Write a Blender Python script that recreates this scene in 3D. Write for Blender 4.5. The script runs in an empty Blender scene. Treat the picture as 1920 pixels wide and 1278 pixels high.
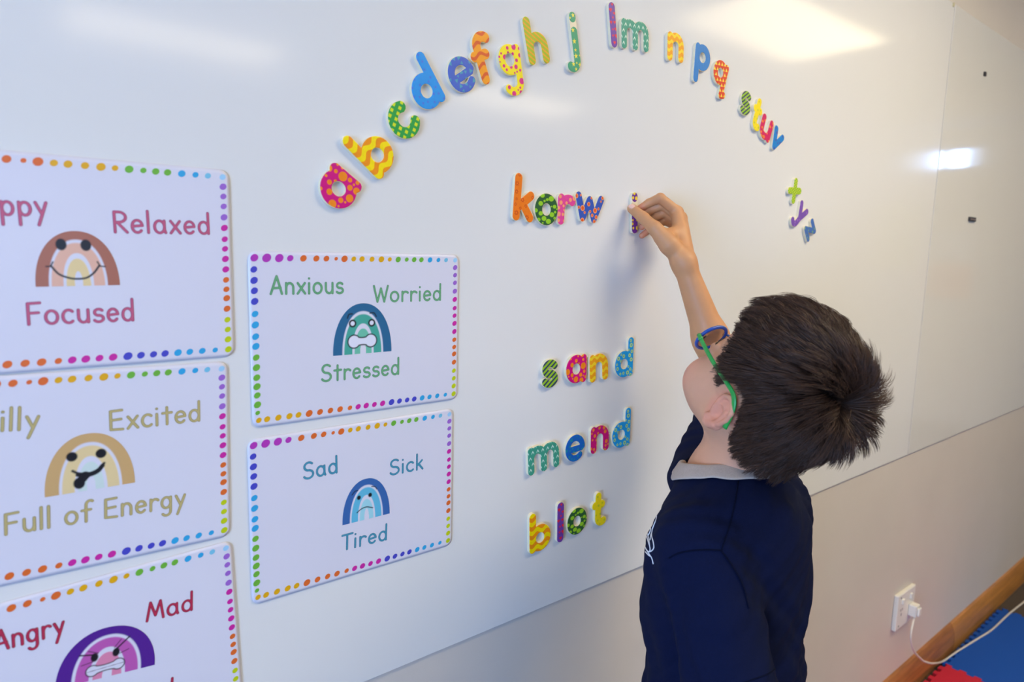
import bpy, math, random
import numpy as np
from mathutils import Vector, Matrix
from mathutils.bvhtree import BVHTree

SC = bpy.context.scene
COL = SC.collection
# ------------------------------------------------------------------ camera
# wall frame: X runs right along the board, Y into the wall, Z up; the board's front is Y = 0, the floor Z = 0
CAM_H, DIST = 1.54, 0.823
PW, PH = 1920.0, 1278.0
VH, VV = (2524.0, 508.0), (735.0, 10000.0)          # vanishing points of the wall's horizontals and verticals
FPX = math.sqrt(-((VH[0] - PW / 2) * (VV[0] - PW / 2) + (VH[1] - PH / 2) * (VV[1] - PH / 2)))
def _n(v): return v / np.linalg.norm(v)
CX = _n(np.array([VH[0] - PW / 2, VH[1] - PH / 2, FPX]))
CZ = -_n(np.array([VV[0] - PW / 2, VV[1] - PH / 2, FPX]))
CY = np.cross(CZ, CX)
if CY[2] < 0: CY = -CY
ORG = np.array([0.0, -DIST, CAM_H])
def ray(px, py):
    r = np.array([px - PW / 2, py - PH / 2, FPX])
    return np.array([r @ CX, r @ CY, r @ CZ])
def on_wall(px, py, y=0.0):
    r = ray(px, py); p = ORG + r * ((y - ORG[1]) / r[1]); return np.array([p[0], p[2]])
def on_floor(px, py, z=0.0):
    r = ray(px, py); return ORG + r * ((z - ORG[2]) / r[2])
cam_d = bpy.data.cameras.new('camera'); cam = bpy.data.objects.new('camera', cam_d); COL.objects.link(cam)
cam_d.sensor_width = 36.0; cam_d.lens = FPX / PW * 36.0; cam_d.clip_start = 0.02
right = np.array([CX[0], CY[0], CZ[0]]); down = np.array([CX[1], CY[1], CZ[1]]); fwd = np.array([CX[2], CY[2], CZ[2]])
M4 = Matrix(((right[0], -down[0], -fwd[0], ORG[0]), (right[1], -down[1], -fwd[1], ORG[1]), (right[2], -down[2], -fwd[2], ORG[2]), (0, 0, 0, 1)))
cam.matrix_world = M4
cam_d.dof.use_dof = True; cam_d.dof.focus_distance = 1.08; cam_d.dof.aperture_fstop = 4.5
SC.camera = cam
# ------------------------------------------------------------------ view, world
SC.view_settings.view_transform = 'Standard'; SC.view_settings.look = 'None'
SC.view_settings.gamma = 1.0; SC.view_settings.use_curve_mapping = False
SC.view_settings.exposure = 0.24
try:
    SC.cycles.use_denoising = True
    SC.cycles.max_bounces = 8; SC.cycles.diffuse_bounces = 4; SC.cycles.glossy_bounces = 4; SC.cycles.transparent_max_bounces = 8
    SC.cycles.caustics_reflective = False; SC.cycles.caustics_refractive = False
except Exception: pass
world = bpy.data.worlds.new('sky'); SC.world = world; world.use_nodes = True
bg = world.node_tree.nodes['Background']; bg.inputs[0].default_value = (0.55, 0.72, 1.0, 1); bg.inputs[1].default_value = 1.2
# light levels, all in one place
PANEL_COL = (1.0, 0.83, 0.54)
DAY_COL = (0.31, 0.53, 1.0)
DAY_W = {'front': 22.0, 'left': 225.0, 'right': 16.0}
# ------------------------------------------------------------------ materials
def lin(c):
    if isinstance(c, str): c = tuple(int(c[i:i + 2], 16) for i in (0, 2, 4))
    return tuple(((v / 255) / 12.92 if v / 255 <= 0.04045 else ((v / 255 + 0.055) / 1.055) ** 2.4) for v in c)
def sset(b, name, v):
    if name in b.inputs: b.inputs[name].default_value = v
def mat(name, col, rough=0.5, spec=0.5, metal=0.0, noise=0.0, nscale=20.0, bump=0.0, bscale=200.0, vcol=None, sub=0.0, subcol=(1, .4, .25), trans=0.0, stretch=None, coat=0.0, dark=0.75):
    m = bpy.data.materials.new(name); m.use_nodes = True
    nt = m.node_tree; b = nt.nodes['Principled BSDF']
    c = (*lin(col), 1) if (isinstance(col, str) or max(col) > 1.0) else (*col, 1)
    b.inputs['Base Color'].default_value = c
    b.inputs['Roughness'].default_value = rough; b.inputs['Metallic'].default_value = metal
    sset(b, 'Specular IOR Level', spec); sset(b, 'Transmission Weight', trans); sset(b, 'Coat Weight', coat); sset(b, 'Coat Roughness', 0.12)
    if sub: sset(b, 'Subsurface Weight', sub); sset(b, 'Subsurface Radius', subcol); sset(b, 'Subsurface Scale', 0.006)
    tc = nt.nodes.new('ShaderNodeTexCoord'); src = tc.outputs['Object']
    if stretch:
        mp = nt.nodes.new('ShaderNodeMapping'); mp.inputs['Scale'].default_value = stretch
        nt.links.new(src, mp.inputs['Vector']); src = mp.outputs['Vector']
    colsrc = None
    if vcol:
        a = nt.nodes.new('ShaderNodeVertexColor'); a.layer_name = vcol; colsrc = a.outputs['Color']
    if noise:
        nz = nt.nodes.new('ShaderNodeTexNoise'); nz.inputs['Scale'].default_value = nscale; nz.inputs['Detail'].default_value = 6
        nt.links.new(src, nz.inputs['Vector'])
        mx = nt.nodes.new('ShaderNodeMixRGB'); mx.blend_type = 'MULTIPLY'; mx.inputs['Fac'].default_value = noise
        if colsrc: nt.links.new(colsrc, mx.inputs['Color1'])
        else: mx.inputs['Color1'].default_value = c
        rp = nt.nodes.new('ShaderNodeValToRGB'); rp.color_ramp.elements[0].position = 0.35; rp.color_ramp.elements[1].position = 0.65
        rp.color_ramp.elements[0].color = (1 - dark, 1 - dark, 1 - dark, 1); rp.color_ramp.elements[1].color = (1, 1, 1, 1)
        nt.links.new(nz.outputs['Fac'], rp.inputs['Fac']); nt.links.new(rp.outputs['Color'], mx.inputs['Color2'])
        colsrc = mx.outputs['Color']
    if colsrc: nt.links.new(colsrc, b.inputs['Base Color'])
    if bump:
        nb = nt.nodes.new('ShaderNodeTexNoise'); nb.inputs['Scale'].default_value = bscale; nb.inputs['Detail'].default_value = 3
        nt.links.new(src, nb.inputs['Vector'])
        bp = nt.nodes.new('ShaderNodeBump'); bp.inputs['Strength'].default_value = bump; bp.inputs['Distance'].default_value = 0.002
        nt.links.new(nb.outputs['Fac'], bp.inputs['Height']); nt.links.new(bp.outputs['Normal'], b.inputs['Normal'])
    return m
def emit(name, col, e):
    m = bpy.data.materials.new(name); m.use_nodes = True; nt = m.node_tree
    nt.nodes.remove(nt.nodes['Principled BSDF'])
    em = nt.nodes.new('ShaderNodeEmission'); em.inputs[0].default_value = (*col, 1); em.inputs[1].default_value = e
    nt.links.new(em.outputs[0], nt.nodes['Material Output'].inputs[0]); return m
# ------------------------------------------------------------------ mesh helpers
def obj(name, verts, faces, m=None, parent=None, smooth=False, loc=None, vcol=None, colname='print'):
    me = bpy.data.meshes.new(name)
    verts = np.asarray(verts, dtype=np.float64)
    if isinstance(faces, np.ndarray):
        nf, k = faces.shape
        me.vertices.add(len(verts)); me.vertices.foreach_set('co', verts.astype(np.float32).ravel())
        me.loops.add(nf * k); me.loops.foreach_set('vertex_index', faces.astype(np.int32).ravel())
        me.polygons.add(nf); me.polygons.foreach_set('loop_start', np.arange(0, nf * k, k, dtype=np.int32))
        me.update(calc_edges=True); me.validate()
    else:
        me.from_pydata([tuple(v) for v in verts], [], [tuple(f) for f in faces]); me.update()
    if smooth: me.polygons.foreach_set('use_smooth', np.ones(len(me.polygons), dtype=bool))
    if vcol is not None:
        a = me.color_attributes.new(colname, 'FLOAT_COLOR', 'POINT')
        c = np.ones((len(verts), 4), np.float32); c[:, :3] = vcol; a.data.foreach_set('color', c.ravel())
    o = bpy.data.objects.new(name, me); COL.objects.link(o)
    if m: me.materials.append(m)
    if loc is not None: o.location = loc
    if parent: o.parent = parent
    return o
def empty(name, loc=(0, 0, 0)):
    o = bpy.data.objects.new(name, None); COL.objects.link(o); o.location = loc; o.empty_display_size = 0.05; return o
def tag(o, label, cat, group=None):
    o['label'] = label; o['category'] = cat
    if group: o['group'] = group
    return o
def struct(o, label=None):
    o['kind'] = 'structure'
    if label: o['label'] = label
    return o
class MB:
    def __init__(s): s.v, s.f = [], []
    def add(s, v, f):
        b = len(s.v); s.v += [tuple(x) for x in v]; s.f += [tuple(i + b for i in q) for q in f]; return s
    def box(s, lo, hi):
        (a, b, c), (d, e, f) = lo, hi
        return s.add([(a, b, c), (d, b, c), (d, e, c), (a, e, c), (a, b, f), (d, b, f), (d, e, f), (a, e, f)],
                     [(3, 2, 1, 0), (4, 5, 6, 7), (0, 1, 5, 4), (1, 2, 6, 5), (2, 3, 7, 6), (3, 0, 4, 7)])
    def tube(s, pts, r, n=10, flat=None):
        pts = [np.array(p, float) for p in pts]; rs = r if hasattr(r, '__len__') else [r] * len(pts)
        rings, up = [], None
        for i, p in enumerate(pts):
            t = pts[min(i + 1, len(pts) - 1)] - pts[max(i - 1, 0)]; t = t / (np.linalg.norm(t) + 1e-12)
            if up is None:
                up = np.cross(t, (0, 0, 1.0)); up = up if np.linalg.norm(up) > 1e-3 else np.cross(t, (1.0, 0, 0))
            up = up - t * (up @ t); up /= np.linalg.norm(up); w = np.cross(t, up)
            fl = flat or 1.0
            rings.append([p + rs[i] * (math.cos(a) * up + math.sin(a) * w * fl) for a in np.linspace(0, 2 * math.pi, n, endpoint=False)])
        v = [q for R in rings for q in R]; f = []
        for i in range(len(rings) - 1):
            for j in range(n): f.append((i * n + j, i * n + (j + 1) % n, (i + 1) * n + (j + 1) % n, (i + 1) * n + j))
        f.append(tuple(range(n - 1, -1, -1))); f.append(tuple((len(rings) - 1) * n + j for j in range(n)))
        return s.add(v, f)
    def build(s, name, m, parent=None, smooth=False, loc=None, bevel=0.0, seg=2):
        o = obj(name, s.v, s.f, m, parent, smooth, loc)
        if bevel:
            b = o.modifiers.new('bevel', 'BEVEL'); b.width = bevel; b.segments = seg; b.limit_method = 'ANGLE'
            o.data.polygons.foreach_set('use_smooth', np.ones(len(o.data.polygons), dtype=bool))
            try:
                b.harden_normals = True
            except Exception: pass
        return o
def spline(pts, n=8):
    P = np.array(pts, float); P = np.vstack([2 * P[0] - P[1], P, 2 * P[-1] - P[-2]]); out = []
    for i in range(1, len(P) - 2):
        for t in np.linspace(0, 1, n, endpoint=False):
            a, b, c, d = P[i - 1], P[i], P[i + 1], P[i + 2]
            out.append(0.5 * ((2 * b) + (-a + c) * t + (2 * a - 5 * b + 4 * c - d) * t * t + (-a + 3 * b - 3 * c + d) * t ** 3))
    out.append(P[-2]); return np.array(out)
# ------------------------------------------------------------------ room
XL, XR, YF, HC = -2.7, 7.2, -5.2, 2.74           # left, right, the wall behind the camera, ceiling height
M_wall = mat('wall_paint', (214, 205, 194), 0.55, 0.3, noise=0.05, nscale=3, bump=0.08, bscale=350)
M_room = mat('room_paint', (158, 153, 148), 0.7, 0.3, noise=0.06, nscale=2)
M_room_lit = mat('room_paint_lit', (226, 218, 204), 0.7, 0.3, noise=0.06, nscale=2)  # room paint with light added to its colour, so the board mirrors it brighter
M_ceil = mat('ceiling_tile', (225, 220, 208), 0.85, 0.2, noise=0.08, nscale=40)
M_carpet = mat('carpet', (98, 88, 80), 0.95, 0.1, noise=0.6, nscale=260, bump=0.6, bscale=500)
M_board = mat('board_enamel', (226, 225, 222), 0.10, 0.20, noise=0.02, nscale=2)
M_seam = mat('board_edge', (60, 57, 54), 0.6)
M_wood = mat('pine', (196, 132, 62), 0.38, 0.5, noise=0.55, nscale=7, stretch=(1.0, 9, 9), dark=0.55)
M_white = mat('white_plastic', (232, 228, 218), 0.35)
M_black = mat('black_plastic', (38, 34, 34), 0.5, noise=0.2)
M_glass = mat('window_glass', (255, 255, 255), 0.02, 0.5, trans=1.0)
M_frame = mat('window_frame', (225, 222, 215), 0.4)
def wall_box(name, lo, hi, m, label): return struct(MB().box(lo, hi).build(name, m), label)
WT = 0.006                                        # the boards stand this far off the wall
wall_box('floor', (XL - .1, YF - .1, -.1), (XR + .1, .2, 0), M_carpet, 'dark brown carpeted floor')
wall_box('ceiling', (XL - .1, YF - .1, HC), (XR + .1, .2, HC + .1), M_ceil, 'pale tiled ceiling')
wall_box('wall_back', (XL - .1, WT, 0), (XR + .1, .2, HC), M_wall, 'cream painted wall behind the white boards')
def wall_with_hole(name, axis, c0, c1, a0, a1, holes, m, label):
    b = MB()
    def put(u0, u1, z0, z1):
        if u1 - u0 < 1e-6 or z1 - z0 < 1e-6: return
        if axis == 'x': b.box((u0, c0, z0), (u1, c1, z1))
        else: b.box((c0, u0, z0), (c1, u1, z1))
    u = a0
    for (h0, h1, z0, z1) in sorted(holes):
        put(u, h0, 0, HC); put(h0, h1, 0, z0); put(h0, h1, z1, HC); u = h1
    put(u, a1, 0, HC); return struct(b.build(name, m), label)
HF = [(-1.6, 0.9, 0.9, 2.2)]; HL = [(-3.0, -0.6, 0.45, 1.9)]; HR = [(-2.02, -1.32, 2.36, 2.62)]
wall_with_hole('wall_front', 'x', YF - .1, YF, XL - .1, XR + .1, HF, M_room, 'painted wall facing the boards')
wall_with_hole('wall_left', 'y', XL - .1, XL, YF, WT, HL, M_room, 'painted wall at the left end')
wall_with_hole('wall_right', 'y', XR, XR + .1, YF, WT, HR, M_room_lit, 'painted wall at the right end')
def window(name, axis, c, h, power, sgn):
    (u0, u1, z0, z1) = h; t = 0.05; b = MB()
    def put(mb, a0, a1, y0, y1, w):
        if axis == 'x': mb.box((a0, c - w, y0), (a1, c + w, y1))
        else: mb.box((c - w, a0, y0), (c + w, a1, y1))
    for (a0, a1, y0, y1) in ((u0, u1, z0, z0 + t), (u0, u1, z1 - t, z1), (u0, u0 + t, z0 + t, z1 - t), (u1 - t, u1, z0 + t, z1 - t), ((u0 + u1) / 2 - t / 2, (u0 + u1) / 2 + t / 2, z0 + t, z1 - t)):
        put(b, a0, a1, y0, y1, .03)
    w = struct(b.build(name, M_frame), 'white framed window')
    ld = bpy.data.lights.new('daylight', 'AREA'); ld.shape = 'RECTANGLE'; ld.size = u1 - u0; ld.size_y = z1 - z0
    ld.energy = power; ld.color = DAY_COL
    lo = bpy.data.objects.new('daylight', ld); COL.objects.link(lo)
    mid = ((u0 + u1) / 2, c + sgn * .12, (z0 + z1) / 2) if axis == 'x' else (c + sgn * .12, (u0 + u1) / 2, (z0 + z1) / 2)
    lo.location = mid
    d = Vector((0, -sgn, 0)) if axis == 'x' else Vector((-sgn, 0, 0))
    lo.rotation_euler = d.to_track_quat('-Z', 'Z').to_euler()
    return w
window('fill_window', 'x', YF - .05, HF[0], DAY_W['front'], -1)  # unseen window behind the camera, added as weak fill on the boy's back
window('window_2', 'y', XL - .05, HL[0], DAY_W['left'], -1)
window('window_3', 'y', XR + .05, HR[0], DAY_W['right'], 1)
# ceiling light panels (reflections glow in the board; the leftmost is unseen, added as warm fill)
for (px_, py_, pe_, lab) in ((3.4, -1.17, 6.5, 'lit ceiling panel over the right end of the boards'), (1.7, -1.17, 14.5, 'lit ceiling panel above the boy'),
                             (1.05, -3.6, 11.0, 'lit ceiling panel in the middle of the room'), (3.5, -3.5, 11.0, 'lit ceiling panel deep in the room'), (-0.9, -1.17, 6.0, 'added unseen ceiling panel warming the left end of the boards')):
    M_panel = emit('panel_diffuser', PANEL_COL, pe_)
    t = tag(empty('ceiling_light', (px_, py_, HC)), lab, 'ceiling light', 'ceiling light panels')
    MB().box((-.6, -.31, -.03), (-.57, .31, 0)).box((.57, -.31, -.03), (.6, .31, 0)).box((-.57, -.31, -.03), (.57, -.28, 0)).box((-.57, .28, -.03), (.57, .31, 0)).build('frame', M_white, t)
    MB().box((-.57, -.28, -.022), (.57, .28, -.012)).build('diffuser', M_panel, t)
# ------------------------------------------------------------------ white boards, baseboard
Z0, Z1, XS = CAM_H - .624, CAM_H + .758, 2.336
M_board2 = mat('board_enamel', (222, 220, 214), 0.055, 0.28, noise=0.02, nscale=2)
def board(name, x0, x1, label, m=M_board):
    t = tag(empty(name, (x0, 0, Z0)), label, 'whiteboard', 'white boards on the wall')
    MB().box((0, 0, 0), (x1 - x0, .0052, Z1 - Z0)).build('panel', m, t, bevel=.0012)
    return t
wb1 = board('whiteboard', -2.6, XS - .0022, 'long glossy white board carrying the letters and posters')
wb2 = board('whiteboard', XS + .0022, 4.8, 'glossy white board beyond the thin vertical seam, with two black magnets', M_board2)
MB().box((XS - .0022, .0015, Z0), (XS + .0022, WT, Z1)).build('trim_1', M_seam)['kind'] = 'structure'
def stick_on(name, px, w, h, m, label, cat, t=.006):
    x, z = on_wall(*px); b = MB().box((x - w / 2, -t, z - h / 2), (x + w / 2, 0, z + h / 2))
    return tag(b.build(name, m, bevel=.0008), label, cat)
def small_magnet(px, w, h, label):
    x, z = on_wall(*px); t = tag(empty('magnet', (x, 0, z)), label, 'magnet', 'black magnets on the far board')
    MB().box((-w / 2, -.006, -h / 2), (w / 2, 0, h / 2)).build('body', M_black, t, bevel=.001)
    return t
small_magnet((1845, 139), .014, .013, 'small square black magnet high on the far board')
mg = small_magnet((1821, 411), .060, .014, 'oblong black magnet with a grey stripe, lower on the far board')
MB().box((-.026, -.0066, -.0022), (.026, -.006, .0012)).build('stripe', mat('grey_label', (140, 125, 120), .5), mg)
x, z = on_wall(1787, 9)
b = MB().tube([(0, 0, 0), (0, -.003, 0)], .006, 12)
tag(b.build('screw_cap', mat('cream_cap', (205, 195, 150), .3), loc=(x, 0, z)), 'tiny cream screw cap at the top of the board seam', 'screw cap')
# baseboard: pine with a sloped top
prof = [(WT, 0), (WT - .022, 0), (WT - .024, .035), (WT - .021, .07), (WT - .014, .095), (WT - .008, .108), (WT, .113)]
M_wood2 = mat('pine_worn', (172, 112, 60), 0.45, 0.4, noise=0.6, nscale=7, stretch=(1.0, 9, 9), dark=0.6)
n = len(prof); XJ = on_wall(1788, 1178, y=-.01)[0]
for nm, mm, xa, xb in (('baseboard_back', M_wood2, XL, XJ), ('trim_2', M_wood, XJ + .001, XR)):
    b = MB(); b.add([(xa, y, z) for y, z in prof] + [(xb, y, z) for y, z in prof], [(i, i + 1, n + i + 1, n + i) for i in range(n - 1)] + [tuple(range(n))[::-1], tuple(range(n, 2 * n))])
    struct(b.build(nm, mm, smooth=False), 'orange pine baseboard along the wall' if nm == 'trim_2' else 'worn darker length of pine baseboard')
# ------------------------------------------------------------------ stroke glyphs
def A(cx, cy, rx, ry, a0, a1, n=28):
    t = np.radians(np.linspace(a0, a1, n)); return np.stack([cx + rx * np.cos(t), cy + ry * np.sin(t)], 1)
def R_(cx, cy, rx, ry): return A(cx, cy, rx, ry, 0, 360, 44)
def Ln(*p): return np.array(p, float)
def cat_(*a): return np.vstack(a)
def seg_arrays(strokes):
    a = np.vstack([s[:-1] for s in strokes]); b = np.vstack([s[1:] for s in strokes]); return a, b
def seg_dist(P, strokes):
    a, b = seg_arrays(strokes); d = np.full(len(P), 1e9)
    for i in range(len(a)):
        ba = b[i] - a[i]; pa = P - a[i]; t = np.clip((pa @ ba) / (ba @ ba + 1e-12), 0, 1)
        q = pa - t[:, None] * ba; d = np.minimum(d, q[:, 0] ** 2 + q[:, 1] ** 2)
    return np.sqrt(d)
def region(sdf, lo, hi, h, snap=True):
    """flat grid mesh of the area where sdf < 0, its rim pulled onto the outline; returns verts, quads, rim edges"""
    nx, ny = int((hi[0] - lo[0]) / h) + 2, int((hi[1] - lo[1]) / h) + 2
    gx, gy = np.arange(nx + 1), np.arange(ny + 1)
    cxs = np.stack(np.meshgrid(lo[0] + (np.arange(nx) + .5) * h, lo[1] + (np.arange(ny) + .5) * h, indexing='ij'), -1).reshape(-1, 2)
    keep = (sdf(cxs) < 0).reshape(nx, ny)
    I, J = np.nonzero(keep); idx = lambda i, j: i * (ny + 1) + j
    q = np.stack([idx(I, J), idx(I + 1, J), idx(I + 1, J + 1), idx(I, J + 1)], 1)
    used, inv = np.unique(q, return_inverse=True); q = inv.reshape(q.shape)
    V = np.stack([lo[0] + (used // (ny + 1)) * h, lo[1] + (used % (ny + 1)) * h], 1)
    e = np.vstack([q[:, [k, (k + 1) % 4]] for k in range(4)])
    key = e.min(1).astype(np.int64) * len(V) + e.max(1)
    _, first, cnt = np.unique(key, return_index=True, return_counts=True)
    rim = e[first[cnt == 1]]
    if snap and len(rim):
        bv = np.unique(rim); ep = h * .05
        for _ in range(3):
            p = V[bv]; d = sdf(p)
            g = np.stack([(sdf(p + [ep, 0]) - sdf(p - [ep, 0])) / (2 * ep), (sdf(p + [0, ep]) - sdf(p - [0, ep])) / (2 * ep)], 1)
            gl = np.maximum((g ** 2).sum(1), .25); V[bv] = p - np.clip(d / gl, -h, h)[:, None] * g
    return V, q, rim
def sstep(a, b, x):
    t = np.clip((x - a) / (b - a), 0, 1); return t * t * (3 - 2 * t)
def mixc(c0, c1, f): return c0 * (1 - f[:, None]) + np.array(c1) * f[:, None]
# ------------------------------------------------------------------ toy letters (units: mm of an unscaled letter)
GR = 7.0
GRK = {'e': 5.5, 's': 6.1, 'g': 6.4, 'm': 6.4, 'z': 6.4, 'y': 6.7, 'k': 6.8, 'w': 6.6, 'l': 7.2, 'i': 7.0}
S_ = cat_(A(17.5, 28.6, 10, 8.2, 35, 270, 26), A(17, 14.2, 10.6, 7.6, 88, -145, 26))
G = {
    'a': [R_(21, 21.5, 14.5, 15), Ln((36, 36.5), (36, 6.5))],
    'b': [Ln((6.5, 57.5), (6.5, 6.5)), R_(21.5, 21.5, 15, 15)],
    'c': [A(21, 21.5, 14.5, 15, 52, 308)],
    'd': [R_(21.5, 21.5, 15, 15), Ln((36.5, 57.5), (36.5, 6.5))],
    'e': [cat_(Ln((8, 19.5)), Ln((35.0, 20.5)), A(21.5, 21.5, 15.5, 16, 4, 312))],
    'f': [cat_(A(25, 46.5, 11, 11, 50, 180), Ln((14, 46.5), (14, 6.5))), Ln((6.5, 36), (25, 36))],
    'g': [R_(20.5, 21.5, 14.5, 15), cat_(Ln((35, 36.5), (35, -10)), A(22, -10, 13, 11.5, 0, -140))],
    'h': [Ln((6.5, 57.5), (6.5, 6.5)), cat_(A(20.5, 23.5, 13.7, 13.5, 180, 0), Ln((34.2, 23.5), (34.2, 6.5)))],
    'i': [Ln((6.5, 36.5), (6.5, 6.5)), Ln((6.5, 54.5), (6.5, 56))],
    'j': [cat_(Ln((20, 34.5), (20, -6)), A(11, -6, 9, 9.5, 0, -130)), Ln((20, 53.5), (20, 55))],
    'k': [Ln((6.5, 57.5), (6.5, 6.5)), Ln((30, 36), (10, 20)), Ln((16, 25), (31, 6.5))],
    'l': [Ln((6.5, 57.5), (6.5, 6.5))],
    'm': [Ln((6.5, 36.5), (6.5, 6.5)), cat_(A(18.7, 24, 12.2, 12.5, 180, 0), Ln((30.9, 24), (30.9, 6.5))), cat_(A(43.2, 24, 12.2, 12.5, 180, 0), Ln((55.4, 24), (55.4, 6.5)))],
    'n': [Ln((6.5, 36.5), (6.5, 6.5)), cat_(A(20.3, 23.5, 13.7, 13, 180, 0), Ln((34, 23.5), (34, 6.5)))],
    'o': [R_(21, 21.5, 14.5, 15)],
    'p': [Ln((6.5, 36.5), (6.5, -15)), R_(21.5, 21.5, 15, 15)],
    'q': [R_(21.5, 21.5, 15, 15), cat_(Ln((36.5, 36.5), (36.5, -14)), Ln((43, -11)))],
    'r': [Ln((6.5, 36.5), (6.5, 6.5)), A(20, 22, 13, 14, 180, 55)],
    's': [S_],
    't': [cat_(Ln((14, 50.5), (14, 16)), A(22.5, 15.5, 8.5, 9, 180, 300)), Ln((7, 36), (23, 36))],
    'u': [cat_(Ln((6.5, 36.5), (6.5, 19.5)), A(20, 19.5, 13.5, 13, 180, 360)), Ln((34, 36.5), (34, 6.5))],
    'v': [Ln((6.5, 36.5), (20, 7.5)), Ln((20, 7.5), (33.5, 36.5))],
    'w': [Ln((6.5, 36.5), (18, 7.5), (29.5, 33), (41, 7.5), (53, 36.5))],
    'x': [Ln((6.5, 36), (31, 7)), Ln((31, 36), (6.5, 7))],
    'y': [Ln((6.5, 36.5), (20, 9.5)), cat_(Ln((33.5, 36.5)), spline([(20, 9.5), (14.5, -7), (7, -12), (1, -9)], 6))],
    'z': [Ln((6.5, 36), (30, 36), (7, 7), (31, 7))],
}
SHAPES = {}
def _poly(n, star=None, ph=90):
    pts = []
    m = n * 2 if star else n
    for k in range(m):
        r = 1.0 if (not star or k % 2 == 0) else star
        a = math.radians(ph + 360 * k / m); pts.append((r * math.cos(a), r * math.sin(a)))
    return np.array(pts)
def poly_sd(p, V):
    d = ((p - V[0]) ** 2).sum(1); s = np.ones(len(p)); N = len(V)
    for i in range(N):
        a, b = V[i], V[i - 1]; e = b - a; w = p - a
        q = w - e * np.clip((w @ e) / (e @ e), 0, 1)[:, None]; d = np.minimum(d, (q ** 2).sum(1))
        c1 = p[:, 1] >= a[1]; c2 = p[:, 1] < b[1]; c3 = e[0] * w[:, 1] > e[1] * w[:, 0]
        s = np.where((c1 & c2 & c3) | (~c1 & ~c2 & ~c3), -s, s)
    return s * np.sqrt(d)
TRI, SQ, STAR, HEX = _poly(3), _poly(4, None, 45), _poly(5, .45), _poly(6)
def motif(kind, p, r):
    q = p / r
    if kind == 'dot': return (np.hypot(q[:, 0], q[:, 1]) - 1) * r
    if kind == 'oval': return (np.hypot(q[:, 0] / 1.15, q[:, 1] * 1.15) - 1) * r
    if kind == 'ring': return (np.abs(np.hypot(q[:, 0], q[:, 1]) - .72) - .28) * r
    if kind == 'tri': return poly_sd(q, TRI) * r
    if kind == 'square': return poly_sd(q, SQ) * r
    if kind == 'star': return poly_sd(q, STAR) * r
    if kind == 'hex': return poly_sd(q, HEX) * r
    if kind == 'flower':
        a = np.arctan2(q[:, 1], q[:, 0]); return (np.hypot(q[:, 0], q[:, 1]) - (.78 + .22 * np.cos(7 * a))) * r
    if kind == 'heart':
        x_ = np.abs(q[:, 0]); y_ = q[:, 1]
        return np.minimum(np.hypot(x_ - .42, y_ - .3) - .5, np.maximum(np.abs(x_ + y_ * -.62) - .62 + (y_ > .35) * 9, -y_ - .95 + x_ * 1.1)) * r
    if kind == 'chev': return np.maximum(np.abs(q[:, 1] + np.abs(q[:, 0]) * 1.5 - .6) - .42, np.abs(q[:, 0]) - .85) * r
    raise KeyError(kind)
def darts(sdf, lo, hi, radii, gap, seed, tries=900, inset=0.5):
    rg = np.random.default_rng(seed); out = []
    for r in radii:
        for _ in range(tries // max(1, len(radii) // 8)):
            c = rg.uniform(lo, hi)
            if sdf(c[None])[0] > inset: continue
            if all(math.hypot(c[0] - o[0], c[1] - o[1]) > r + o[2] + gap for o in out): out.append((c[0], c[1], r)); break
    return out
def scatter(kind, base, col, radii, gap=.9, seed=1, col2=None, k2=.5, rot=0, inset=.5):
    def fn(P, sdf, lo, hi):
        c = np.tile(np.array(lin(base)), (len(P), 1))
        for (x_, y_, r) in darts(sdf, lo, hi, radii, gap, seed, inset=inset):
            q = P - [x_, y_]
            if rot:
                an = math.radians(rot if rot < 999 else (x_ * 37 + y_ * 91) % 360); q = q @ np.array([[math.cos(an), -math.sin(an)], [math.sin(an), math.cos(an)]])
            c = mixc(c, lin(col), 1 - sstep(-.3, .3, motif(kind, q, r)))
            if col2: c = mixc(c, lin(col2), 1 - sstep(-.3, .3, motif('dot', q, r * k2)))
        return c
    return fn
def waves(base, col, period, amp, wl, frac=.5, ph=0., skew=0.):
    def fn(P, sdf, lo, hi):
        u = (P[:, 1] + skew * P[:, 0] + amp * np.sin(2 * math.pi * P[:, 0] / wl)) / period + ph
        d = np.abs(u - np.round(u)) * period
        return mixc(np.tile(np.array(lin(base)), (len(P), 1)), lin(col), 1 - sstep(-.3, .3, d - frac * period / 2))
    return fn
def stripes(base, col, period, ang, frac=.5):
    def fn(P, sdf, lo, hi):
        a = math.radians(ang); u = (P[:, 0] * math.cos(a) + P[:, 1] * math.sin(a)) / period
        d = np.abs(u - np.round(u)) * period
        return mixc(np.tile(np.array(lin(base)), (len(P), 1)), lin(col), 1 - sstep(-.3, .3, d - frac * period / 2))
    return fn
def lattice(kind, base, col, sx, sy, r, stag=.5, ang=0):
    def fn(P, sdf, lo, hi):
        c = np.tile(np.array(lin(base)), (len(P), 1)); a = math.radians(ang)
        Q = P @ np.array([[math.cos(a), -math.sin(a)], [math.sin(a), math.cos(a)]])
        row = np.round(Q[:, 1] / sy); off = (row % 2) * stag * sx
        col_ = np.round((Q[:, 0] - off) / sx)
        return mixc(c, lin(col), 1 - sstep(-.3, .3, motif(kind, np.stack([Q[:, 0] - off - col_ * sx, Q[:, 1] - row * sy], 1), r)))
    return fn
BIG = [5.2, 4.6, 4.4, 4, 3.6, 3.4, 3.2, 3, 2.8, 2.6, 2.4, 2.2, 2, 1.8, 1.8, 1.6, 1.5, 1.4, 1.3, 1.3]
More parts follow.
